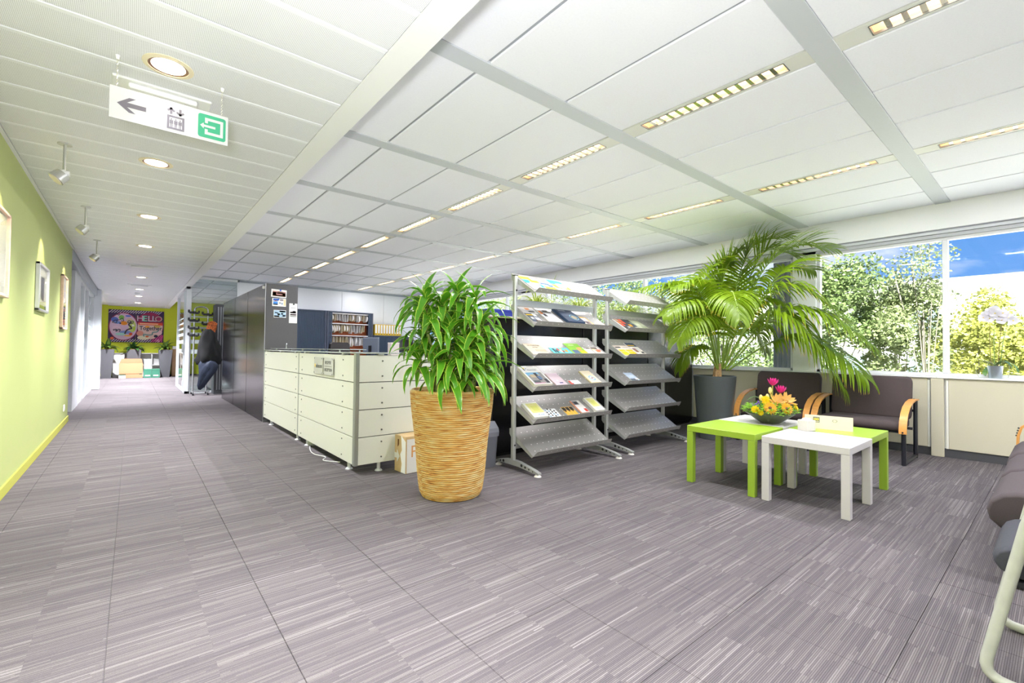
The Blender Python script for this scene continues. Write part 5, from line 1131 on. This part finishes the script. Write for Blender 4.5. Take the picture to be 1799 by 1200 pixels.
# ------------------------------------------------------------------ spider plants on the black cabinets
SLEAF = leaf_mat('spider_leaf', (120, 150, 50), (204, 206, 110), rough=.4, trans=.3, edge=.30); WPOT = mat('white_pot', (236, 234, 232), .35)
def strap_plant(lab, loc, n, L, seed, name='spider_plant', lm=None, w=.016, up=1.0, pot=True):
    rnd = random.Random(seed); t = thing(name, lab, 'plant', loc); h = .14
    if pot:
        MB().lathe([(0, 0), (.065, 0), (.085, h), (.078, h), (.07, h-.02), (0, h-.02)], n=24).build('pot', WPOT, t, True)
    m = MB()
    for k in range(n):
        a = rnd.uniform(0, 6.283); l = L*rnd.uniform(.6, 1.1); e = R(rnd.uniform(48, 88))*up; p = Vector((.03*math.cos(a), .03*math.sin(a), h-.02)); pts = [p.copy()]
        for j in range(9):
            p = p+Vector((math.cos(a)*math.cos(e), math.sin(a)*math.cos(e), math.sin(e)))*(l/9); p.z = max(p.z, .012) if -.31 < p.y < .20 else p.z; pts.append(p.copy()); e -= R(rnd.uniform(12, 22)); a += rnd.uniform(-.08, .08)
        m.leaf(pts, [w*q for q in (.7, 1, 1, 1, .95, .85, .7, .5, .3, .03)], fold=.3)
    stuff(m.build('leaves', lm or SLEAF, t, 'all', recalc=False)); return t
strap_plant('spider plant on the pale cabinet top behind the upper shelf end', (3.70, 4.0, 1.4555), 80, .46, 1)
strap_plant('spider plant in a white pot on the cabinets behind the first stand', (4.45, 4.0, 1.4555), 95, .50, 2)
strap_plant('spider plant on the cabinets behind the second stand', (5.45, 4.0, 1.4555), 95, .50, 3)
strap_plant('spider plant at the window end of the black cabinets', (6.35, 3.98, 1.4555), 70, .46, 4)
t = thing('yucca', 'tall single leaf plant rising behind the top shelf', 'plant', (4.06, 4.09, 1.4555)); MB().lathe([(0, 0), (.05, 0), (.062, .1), (0, .09)], n=18).build('pot', WPOT, t, True)
MB().leaf(spline([(0, 0, .08), (-.03, 0, .3), (.0, 0, .5), (.06, .0, .62)], 8), [.012, .018, .02, .02, .02, .018, .014, .008, .002]).build('leaf', SLEAF, t, 'all')

# ------------------------------------------------------------------ flower bowl
t = FB = thing('flower_bowl', 'dark green bowl with orange, yellow and pink flower arrangement on the tables', 'flower arrangement', (4.40, 1.68, .4785))
MB().lathe([(0, 0), (.075, 0), (.085, .008), (.15, .055), (.198, .090), (.196, .094), (.18, .086), (.1, .04), (0, .03)], n=44).build('bowl', mat('olive_bowl', (76, 84, 62), .3), t, True)
def rot_to(n):
    n = Vector(n).normalized(); return n.to_track_quat('Z', 'Y').to_matrix().to_4x4()
def flower(name, c, nrm, rad, npet, col, w, cup, layers=2, centre=None, lab=None, cw=.25, pcol2=None):
    M = Matrix.Translation(c) @ rot_to(nrm); mb = MB()
    for L in range(layers):
        rr_ = rad*(1-.22*L)
        for k in range(npet):
            a = 2*math.pi*(k+.5*L)/npet; pts = []
            for j in range(5):
                u = j/4; r = rr_*(.12+.88*u); z = rr_*cup*(u**1.5)*(1+.5*L)+.003*L; pts.append(M @ Vector((r*math.cos(a), r*math.sin(a), z)))
            ax_ = (M.to_3x3() @ Vector((0, 0, 1)))
            mb.leaf(pts, [w*q for q in (.45, .85, 1, .85, .12)], up=ax_, fold=.12)
    f = mb.build(name, leaf_mat('petal_%s_%s' % (name, '_'.join(map(str, col))), col, pcol2 or col, rough=.5, trans=.3, edge=.48) if ('petal_%s_%s' % (name, '_'.join(map(str, col)))) not in MATS else MATS['petal_%s_%s' % (name, '_'.join(map(str, col)))], FB, 'all')
    if lab: f['label'] = lab
    if centre:
        q = MB().ball((0, 0, 0), rad*cw, 10, 6, (1, 1, .45)); q.v = [tuple(M @ (Vector(v)+Vector((0, 0, rad*.06)))) for v in q.v]; q.build('flower_centre', CM(*centre), f, True)
    return f
VW = Vector((-.64, -.77, .25))
def stemto(c, col=(96, 140, 50), r=.004): MB().tube([(c[0]*.4, c[1]*.4, .06), (c[0]*.9, c[1]*.9, c[2]*.6+.03), c], r, 6).build('stem', CM(*col), FB, True)
for c, nn in (((-.168, -.066, .15), (-.7, -.6, .35)), ((-.062, -.158, .147), (-.5, -.8, .35))): flower('gerbera', c, nn, .058, 16, (250, 168, 34), .017, .12, 2, (96, 50, 20), 'orange gerbera with a dark centre', .26)
for c, nn, r in (((.017, -.053, .185), (-.5, -.5, .8), .085), ((.11, -.09, .195), (-.2, -.7, .75), .085)): flower('lily', c, nn, r, 6, (246, 176, 92), .034, .5, 2, (226, 130, 40), 'large apricot lily', .12, (250, 206, 150))
for c, nn, r in (((-.05, .016, .205), (-.6, -.4, .7), .042), ((-.204, .04, .128), (-.9, -.3, .4), .036), ((.115, -.16, .141), (.1, -.9, .4), .042), ((-.199, -.0, .105), (-.8, -.5, .2), .026), ((-.09, .0, .19), (-.8, -.4, .5), .036), ((.17, -.14, .135), (.5, -.8, .5), .032)): flower('yellow_flower', c, nn, r, 9, (250, 200, 20), .02, .35, 3, (240, 180, 20), 'small bright yellow flower', .25)
for c, h in (((.018, -.015, .335), .075), ((.073, -.06, .268), .07)):
    stemto(c, (150, 150, 70), .006); f = flower('pink_torch_flower', (c[0], c[1], c[2]), (-.1, -.15, 1), .05, 6, (222, 44, 142), .024, 1.05, 3, None, 'magenta pointed flower on a tall stem', .2, (240, 110, 180))
for c in ((.002, -.002, .290), (-.017, .014, .23), (-.04, .06, .22)):
    stemto(c); MB().ball(c, .016, 8, 6, (1, 1, 1.9)).build('bud', CM(236, 206, 130), FB, True)
rnd = random.Random(5); mb = MB()
for c0 in ((-.084, .07, .165), (.18, -.05, .16)):
    for k in range(26):
        c = Vector(c0)+Vector((rnd.gauss(0, .02), rnd.gauss(0, .02), rnd.gauss(0, .014))); mb.ball(c, .006, 5, 4)
stuff(mb.build('statice', CM(126, 84, 190), FB, True))['label'] = 'sprigs of small purple flowers'
mb = MB(); BL = leaf_mat('box_leaf', (142, 194, 62), (186, 224, 96), rough=.4, trans=.3, edge=.4)
for k in range(600):
    a = rnd.uniform(0, 6.283); r = rnd.uniform(.05, .222)**1; z = .094+.045*max(0, 1-(r/.215)**2)+rnd.uniform(-.004, .042); p = Vector((r*math.cos(a), r*math.sin(a), z)); d = Vector((math.cos(a)+rnd.uniform(-.6, .6), math.sin(a)+rnd.uniform(-.6, .6), rnd.uniform(-.35, .8))).normalized()
    l = rnd.uniform(.026, .046); mb.leaf([p, p+d*l*.5+Vector((0, 0, .003)), p+d*l], [.006, .019, .001], fold=.2)
stuff(mb.build('filler_leaves', BL, FB, 'all', recalc=False))
MB().leaf(spline([(.0, .03, .1), (-.0, .08, .2), (-.02, .13, .22), (-.06, .17, .19)], 7), [.02, .05, .07, .075, .07, .05, .03, .004]).build('large_leaf', leaf_mat('large_leaf', (84, 108, 66), (110, 130, 80)), FB, 'all')

# ------------------------------------------------------------------ orchid on the sill
t = FB = thing('potted_orchid', 'white orchid in a small zinc pot standing on the window sill', 'plant', (6.865, .45, .8685)); ZINC = mat('zinc', (176, 186, 194), .3, metal=.7)
MB().lathe([(0, 0), (.048, 0), (.058, .125), (.061, .13), (.056, .13), (.05, .11), (0, .105)], n=30).build('pot', ZINC, t, True); MB().lathe([(.052, .112), (.03, .125), (0, .128)], n=16).build('bark', SOIL, t, True)
OL = leaf_mat('orchid_leaf', (92, 134, 66), (110, 150, 80), rough=.3, trans=.15, edge=.47)
for pts, w in (([(0, 0, .13), (-.02, .08, .185), (-.03, .16, .195), (-.04, .24, .165)], .075), ([(0, 0, .13), (-.02, -.05, .18), (-.03, -.09, .165), (-.04, -.125, .11)], .07), ([(0, 0, .13), (.03, -.08, .17), (.03, -.14, .13), (.02, -.16, .06)], .06), ([(0, 0, .13), (.02, .05, .12), (.0, .075, .06), (-.01, .07, .02)], .05)):
    MB().leaf(spline(pts, 7), [w*q for q in (.3, .7, .9, 1, .95, .8, .5, .05)], fold=.1).build('leaf', OL, t, 'all')
for k, (y, y1, z1) in enumerate(((.03, .035, .66), (.005, .0, .62), (-.02, -.055, .60), (-.035, -.09, .58))): MB().tube([(0, y, .12), (0, (y+y1)/2+.005, .38), (-.005, y1, z1)], [.0035, .003, .002], 6).build('flower_stem', CM(126, 112, 60) if k % 2 == 0 else CM(120, 150, 80), t, True)
for k in range(4): MB().tube(spline([(0, .02*k-.03, .12), (.0, .10-.06*k, .17), (.0, .14-.08*k, .08), (.0, .12-.07*k, .01)], 10), .0025, 5).build('aerial_root', CM(176, 180, 150), t, True)
for k, (y, z) in enumerate(((.06, .66), (.03, .69), (-.005, .67), (.035, .62), (-.03, .64), (-.06, .67), (-.05, .60), (-.10, .62), (-.13, .59), (.0, .71), (.08, .63))): flower('orchid_flower', (-.03-.01*(k % 3), y, z), (-1, -.3+.1*(k % 4), .1), .044, 5, (216, 213, 226), .05, .12, 1, (226, 200, 90), None, .15)

# ------------------------------------------------------------------ far end of the corridor
GPOT = mat('grey_planter', (92, 92, 96), .55); DL2 = leaf_mat('dark_leaf', (44, 84, 40), (90, 120, 60), rough=.4, trans=.2, edge=.40); VL2 = leaf_mat('pale_vein_leaf', (110, 136, 60), (44, 84, 34), rough=.4, trans=.2, edge=.22)
def tall_planter(lab, x, y, lm, seed, nl=26):
    t = thing('tall_planter', lab, 'plant', (x, y, 0)); a, b2 = .125, .20
    loft(MB(), [([(-a, -a), (a, -a), (a, a), (-a, a)], 0), ([(-b2, -b2), (b2, -b2), (b2, b2), (-b2, b2)], .975)]).build('planter', GPOT, t); bx('soil', SOIL, t, -.17, .17, -.17, .17, .97, .98)
    rnd = random.Random(seed); vs = [arch_leaf(.30, .085, e0, e1, k+seed).mesh('leaf', lm, 'all') for k, (e0, e1) in enumerate(((75, 30), (60, -10), (40, -40), (25, -50)))]
    for k in range(nl): inst(vs[0] if k < 4 else vs[1+k % 3], 'leaf', t, (rnd.uniform(-.05, .05), rnd.uniform(-.05, .05), .98+rnd.uniform(0, .08)), (0, rnd.uniform(-.2, .2), k*2.4+rnd.uniform(-.3, .3)), (rnd.uniform(.8, 1.35),)*3)
tall_planter('tall tapered grey planter half behind the second white pillar', -.66, 20.6, VL2, 3); tall_planter('tall tapered grey planter behind the big carton, darkest foliage', .05, 20.82, DL2, 5, 32); tall_planter('tall tapered grey planter at the right by the wooden cabinet', .92, 20.6, VL2, 8)
t = thing('open_carton', 'large brown open cardboard carton on the corridor floor below the mural', 'carton', (-.01, 20.35, 0)); CB = mat('brown_carton', (196, 148, 108), .8)
bx('carton_body', CB, t, -.32, .31, 0, .3, 0, .50, .003); MB().add([(-.31, .0, .5), (.3, 0, .5), (.27, -.03, .66), (-.26, -.03, .66)], [(0, 1, 2, 3)]).build('front_flap', CB, t); MB().add([(-.32, 0, .5), (-.32, .3, .5), (-.41, .3, .6), (-.41, 0, .6)], [(0, 1, 2, 3)]).build('side_flap', CB, t)
bx('tape_strip', mat('carton_tape', (150, 108, 74), .4), t, -.3, .3, -.002, 0, .13, .15); bx('label_patch', CM(60, 60, 60), t, .22, .29, -.0025, 0, .12, .15)
t = thing('small_carton', 'small white and green carton standing against the brown carton', 'carton', (-.24, 20.25, 0)); bx('carton_body', CM(236, 234, 220), t, -.09, .09, -.06, .06, 0, .10, .002); bx('green_lid', CM(60, 84, 60), t, -.091, .091, -.061, .061, .10, .13)
t = thing('white_shelf_unit', 'low white shelf unit with open compartments against the end wall', 'shelf', (.28, 21.16, 0)); m = MB()
m.box(-.80, .78, .10, .12, 0, .84); 
for x in (-.80, -.28, .26, .76): m.box(x, x+.03, -.11, .10, 0, .84)
for z in (0, .40, .82): m.box(-.77, .76, -.11, .10, z, z+.025)
m.build('shelf_body', mat('shelf_white2', (222, 220, 218), .5), t)
t = thing('folding_panel', 'white perforated panel leaning behind the left planter', 'panel', (-.36, 20.95, 0)); bx('panel_sheet', mat('panel_white', (232, 232, 230), .5), t, -.14, .16, 0, .02, .0, .80, .003)
GT = mat('green_plastic', (96, 176, 146), .25, trans=.5); 
for k, (x, h, lab) in enumerate(((.43, .44, 'translucent green plastic crate with white papers on top'), (.655, .33, 'translucent green plastic crate beside the right planter'))):
    t = thing('plastic_crate', lab, 'crate', (x, 20.35, 0)); m = MB(); m.box(-.105, .105, -.15, .15, 0, .012)
    for s in (-1, 1): m.box(s*.105-.004, s*.105+.004, -.15, .15, 0, .30); m.box(-.105, .105, s*.15-.004, s*.15+.004, 0, .30)
    m.build('crate_body', GT, t); m = MB().box(-.111, .111, -.16, .16, .28, .30); m.build('rim', mat('green_rim', (70, 140, 110), .4), t); bx('contents', CM(40, 96, 70), t, -.10, .10, -.13, .13, .015, .16); bx('letter_strip', CM(236, 236, 220), t, -.07, .07, -.156, -.154, .06, .10)
t = thing('paper_stack', 'white sheets standing in the left green crate', 'papers', (.43, 20.45, .31)); bx('sheets', PAPER, t, -.10, .10, -.04, .1, 0, .33)
t = thing('wood_cabinet', 'narrow beech cabinet at the right end of the corridor', 'cabinet', (1.19, 20.8, 0)); bx('carcass', mat('beech_board', (222, 176, 126), .45), t, -.06, .30, 0, .4, 0, 1.0, .004); bx('front_panel', mat('beech_edge', (232, 190, 140), .45), t, -.055, .295, -.016, 0, .03, .98, .002); bx('top_box', CM(226, 226, 226), t, -.05, .12, .05, .3, 1.0, 1.10, .004)
t = thing('mural', 'colourful painted double canvas with HELLO lettering on the yellow green end wall', 'painting', (.107, 21.285, 1.80)); rnd = random.Random(9)
M = frame((0, -.012, 0), (1, 0, 0), (0, 0, 1)); PUR = (62, 44, 84)
for x0, x1 in ((-.772, -.028), (-.022, .774)): bx('canvas', CM(*PUR), t, x0, x1, -.012, .012, -.575, .575, .002)
def poly(name, pts, col, z): return MB().prism(pts, z, z+.0008, M).build(name, CM(*col), t)
def ell(cx, cy, a, b2, n=36, a0=0, a1=360): return [(cx+a*math.cos(R(a0+(a1-a0)*k/n)), cy+b2*math.sin(R(a0+(a1-a0)*k/n))) for k in range(n)]
m = MB()
for k in range(22):
    x = -.77+k*.072
    for y, s in ((.46, 1), (-.565, -1)):
        if x+.12 < .77: m.prism([(x, y), (x+.022, y), (x+.022+.1, y+.105), (x+.1, y+.105)], .0002, .0008, M)
m.build('white_stripes', CM(232, 222, 232), t)
m = MB()
for k in range(6):
    x = .42+k*.06; m.prism([(x-.02, -.56), (x+.008, -.56), (min(.77, x+.2), -.3), (min(.765, x+.18), -.28)], .0008, .0014, M)
m.build('pink_stripes', CM(226, 80, 150), t)
poly('disc_rim', ell(-.36, -.02, .40, .50), (150, 44, 90), .001); poly('disc', ell(-.36, -.02, .375, .47), (214, 184, 208), .0018)
poly('right_disc_rim', ell(.38, .03, .385, .50), (136, 36, 84), .001); poly('right_disc', ell(.385, .0, .36, .45), (222, 190, 180), .0018)
poly('hello_ground', [(.02, .12), (.75, .12), (.72, .34), (.6, .46), (.38, .50), (.16, .46), (.04, .34)], (158, 44, 84), .0026); poly('hello_glow', [(.05, .06), (.74, .06), (.74, .15), (.05, .15)], (224, 84, 50), .0032); poly('hello_glow_light', [(.08, .085), (.6, .09), (.62, .12), (.08, .125)], (248, 200, 160), .0038)
BLB = [(-.60, .22, .10, .09, (88, 110, 190)), (-.42, .30, .075, .085, (132, 190, 84)), (-.24, .36, .08, .03, (70, 110, 200)), (-.52, .12, .09, .05, (120, 150, 210)), (-.35, .10, .10, .07, (240, 150, 40)), (-.45, .09, .025, .03, (40, 56, 100)), (-.20, .18, .09, .11, (216, 190, 160)), (-.12, .0, .10, .22, (200, 214, 120)), (-.07, -.09, .025, .08, (180, 210, 60)), (-.10, .03, .035, .035, (246, 246, 240)), (-.30, -.22, .16, .06, (130, 150, 210)), (-.44, -.29, .14, .05, (160, 210, 200)), (-.55, -.12, .13, .12, (226, 196, 214)), (-.16, -.28, .05, .05, (226, 84, 50)), (-.24, -.34, .10, .03, (240, 180, 80)), (-.66, -.44, .05, .05, (232, 110, 70)), (.30, .0, .07, .04, (240, 160, 60)), (.58, .02, .1, .05, (200, 170, 90)), (.10, -.25, .10, .10, (226, 150, 130)), (.55, -.34, .06, .05, (44, 44, 70)), (.20, -.40, .18, .08, (232, 220, 190)), (.65, -.2, .08, .1, (230, 190, 200)), (.30, -.36, .05, .03, (232, 110, 50))]
for k, (cx, cy, a, b2, c) in enumerate(BLB): poly('paint_patch', ell(cx, cy, a, b2, 16), c, .0026+.00012*k)
def squig(pts, w, c, z):
    q = MB(); P = spline([(a, b2, 0) for a, b2 in pts], 26); L = []; Rr = []
    for i, p in enumerate(P):
        d = (P[min(i+1, 26)]-P[max(i-1, 0)]).normalized(); nn = Vector((-d.y, d.x, 0))*w; L.append(p+nn); Rr.append(p-nn)
    q.add([M @ Vector((p.x, p.y, z)) for p in L+Rr], [(i, i+1, 28+i, 27+i) for i in range(26)]); q.build('painted_line', CM(*c), t)
DK = (44, 50, 70)
squig([(-.32, -.28), (-.28, -.16), (-.20, -.10), (-.14, -.08), (-.18, .0), (-.22, .06), (-.14, .14)], .022, (70, 62, 66), .006); squig([(.22, -.36), (.2, -.28), (.34, -.3), (.44, -.28), (.46, -.2), (.58, -.18), (.62, -.12)], .018, (110, 150, 150), .006)
for pts in ([(-.66, .10), (-.62, .18), (-.55, .20), (-.56, .10), (-.64, .11)], [(-.55, .20), (-.46, .22), (-.40, .28), (-.36, .18), (-.44, .18)], [(-.26, .12), (-.22, .2), (-.16, .16), (-.24, .12), (-.12, .1), (-.1, .18), (-.18, .16)], [(-.64, -.16), (-.56, -.12), (-.54, -.2), (-.5, -.12), (-.44, -.14), (-.48, -.22)], [(-.62, .38), (-.55, .42), (-.5, .38), (-.46, .42)]): squig(pts, .010, DK, .0065)
for k, (ch, c, x) in enumerate((('H', (214, 170, 190), .09), ('E', (140, 214, 190), .23), ('L', (226, 190, 200), .37), ('L', (206, 180, 200), .49), ('O', (200, 150, 150), .62))):
    text('letter_outline', ch, .30, CM(*DK), t, M @ Matrix.Translation((x+.006, .28, .0046)), bold=.016); text('letter', ch, .28, CM(*c), t, M @ Matrix.Translation((x, .285, .0062)), bold=.004)
text('painted_words', 'Together', .20, CM(*DK), t, M @ Matrix.Translation((.40, -.06, .0062)), sx=.86, bold=.003); text('painted_words', 'ego', .13, CM(*DK), t, M @ Matrix.Translation((-.55, -.14, .0066)))
m = MB()
for x in (-.4, .5): m.cyl((x, 0, .575), (x, 0, .70), .002, n=5)
m.build('hanging_wire', ALU, t)

# ------------------------------------------------------------------ outside: trees, bushes, white building
def tree(lab, x, y, zt, r, hue, seed, n=3000, trunk=True, zc=None, size=.2, sparse=1.0):
    rnd = random.Random(seed); t = thing('tree' if trunk else 'bush', lab, 'tree' if trunk else 'bush', (x, y, -4)); H = zt+4
    lm = 'tree_leaf_%d' % hue
    cols = {0: ((98, 118, 70), (106, 126, 78)), 1: ((120, 134, 92), (128, 142, 100)), 2: ((146, 152, 74), (154, 160, 88)), 3: ((92, 112, 68), (98, 118, 74))}[hue]
    L = MATS.get(lm) or leaf_mat(lm, cols[0], cols[1], rough=.5, trans=.35, edge=.48)
    blobs = []; cz = (H-r*1.15) if trunk else H*.5
    for k in range(22):
        a = rnd.uniform(0, 6.283); q = rnd.uniform(.15, .85)*r; zz = rnd.uniform(-1, 1)
        blobs.append((q*math.cos(a)*math.sqrt(max(0.1, 1-zz*zz*.7)), q*math.sin(a)*math.sqrt(max(.1, 1-zz*zz*.7)), cz+zz*(r*1.05 if trunk else H*.42), r*rnd.uniform(.22, .42)))
    m = MB(); vs = []; fs = []; uvs = []
    for k in range(n):
        bx_, by_, bz_, br = blobs[k % 22]; d = Vector((rnd.gauss(0, 1), rnd.gauss(0, 1), rnd.gauss(0, 1))).normalized()*br*rnd.uniform(.55, 1.05)*sparse; p = Vector((bx_, by_, bz_))+d
        a = Vector((rnd.gauss(0, 1), rnd.gauss(0, 1), rnd.gauss(0, .7))).normalized(); b2 = a.cross(Vector((rnd.gauss(0, 1), rnd.gauss(0, 1), rnd.gauss(0, 1)))).normalized(); s = size*rnd.uniform(.6, 1.2)
        o = len(vs); vs += [p-a*s*.5, p+b2*s*.3, p+a*s*.5, p-b2*s*.3]; fs.append((o, o+1, o+2, o+3)); uvs.append(((.5, 0), (1, .5), (.5, 1), (0, .5)))
    m.add(vs, fs, uvs); m.build('foliage', L, t, recalc=False)
    if trunk:
        bk = mat('bark', (112, 106, 92), .9); MB().tube([(0, 0, 0), (.1, 0, H*.35), (0, .1, H*.7)], [.10*r/2, .075*r/2, .04*r/2], 8).build('trunk', bk, t, True); m = MB()
        for bb in blobs[:9]: m.tube([(0.05, 0, H*.38), (bb[0]*.5, bb[1]*.5, (H*.4+bb[2])*.5+.2), bb[:3]], [.03*r/2, .022*r/2, .01], 6)
        m.build('branches', bk, t, True)
TR = [(16.5, 4.7, 3.9, 1.7, 0), (18, 3.2, 3.3, 1.5, 1), (19.5, 1.6, 2.9, 1.5, 2), (17.5, .4, 1.6, 1.3, 2), (20, 6.6, 4.1, 2.2, 1), (17.5, 8.3, 4.2, 2.2, 0), (19, 11.0, 4.6, 2.3, 1), (18, 13.6, 5.0, 2.4, 0), (19, 16.6, 5.2, 2.5, 3), (18, 19.5, 5.3, 2.5, 0), (19, 23.0, 5.4, 2.6, 1), (19.5, 27.0, 5.6, 2.8, 0), (21, 32, 6.0, 3.2, 3), (24, 40, 7, 4, 0), (17.6, 2.5, 4.7, 1.1, 1)]
TL = ['dense green tree outside just right of the white pier', 'pale green tree outside left of the window mullion', 'yellow green tree outside right of the window mullion', 'low yellow green tree outside behind the orchid', 'pale tree outside behind the tree by the white pier', 'green tree outside behind the palm', 'pale green tree outside seen over the palm fronds', 'green tree outside left of the palm', 'dark tree outside over the second stand', 'green tree outside over the gap between the stands', 'pale tree outside over the first stand', 'green tree outside above the blue box', 'dark tree outside left of the blue box', 'big tree outside at the far end of the windows', 'thin sparse tree outside rising above the others by the mullion']
for k, ((x, y, zt, r, hue), lab) in enumerate(zip(TR, TL)): tree(lab, x, y, zt, r, hue, k, (11000 if k < 4 else 7500 if k < 9 else 5000) if k != 14 else 1500, size=.13 if k != 14 else .10)
for k, (x, y, zt, r, hue) in enumerate(((14, 5.2, .6, 1.5, 3), (14.5, 3.2, .2, 1.4, 0), (15, 7.5, .9, 1.7, 1), (15, 10, .6, 1.7, 3), (15, 1.2, -.4, 1.3, 2))): tree('leafy bush outside below the window sill, '+('under the dense green tree', 'under the pale green tree', 'behind the palm pot', 'behind the second stand', 'below the orchid')[k], x, y, zt, r, hue, 40+k, 3500, False, size=.13)
t = thing('white_building', 'white flat roofed building outside behind the trees', 'building', (33, 2, -4)); WB = mat('white_render', (172, 172, 168), .8)
bx('wall', WB, t, 0, 8, -16, 16, 0, 8.6); bx('roof_edge', mat('roof_edge_grey', (128, 128, 126), .6), t, -.3, 8.2, -16.3, 16.3, 8.6, 9.15)
for r_ in range(3):
    for k in range(9):
        f = bx('window', mat('far_window_frame', (150, 152, 154), .5), t, -.06, 0, -14.5+3.3*k, -12.9+3.3*k, 1.0+2.6*r_, 2.5+2.6*r_); bx('pane', mat('far_window_glass', (120, 140, 150), .1), f, -.07, -.06, -14.4+3.3*k, -13.0+3.3*k, 1.1+2.6*r_, 2.4+2.6*r_)
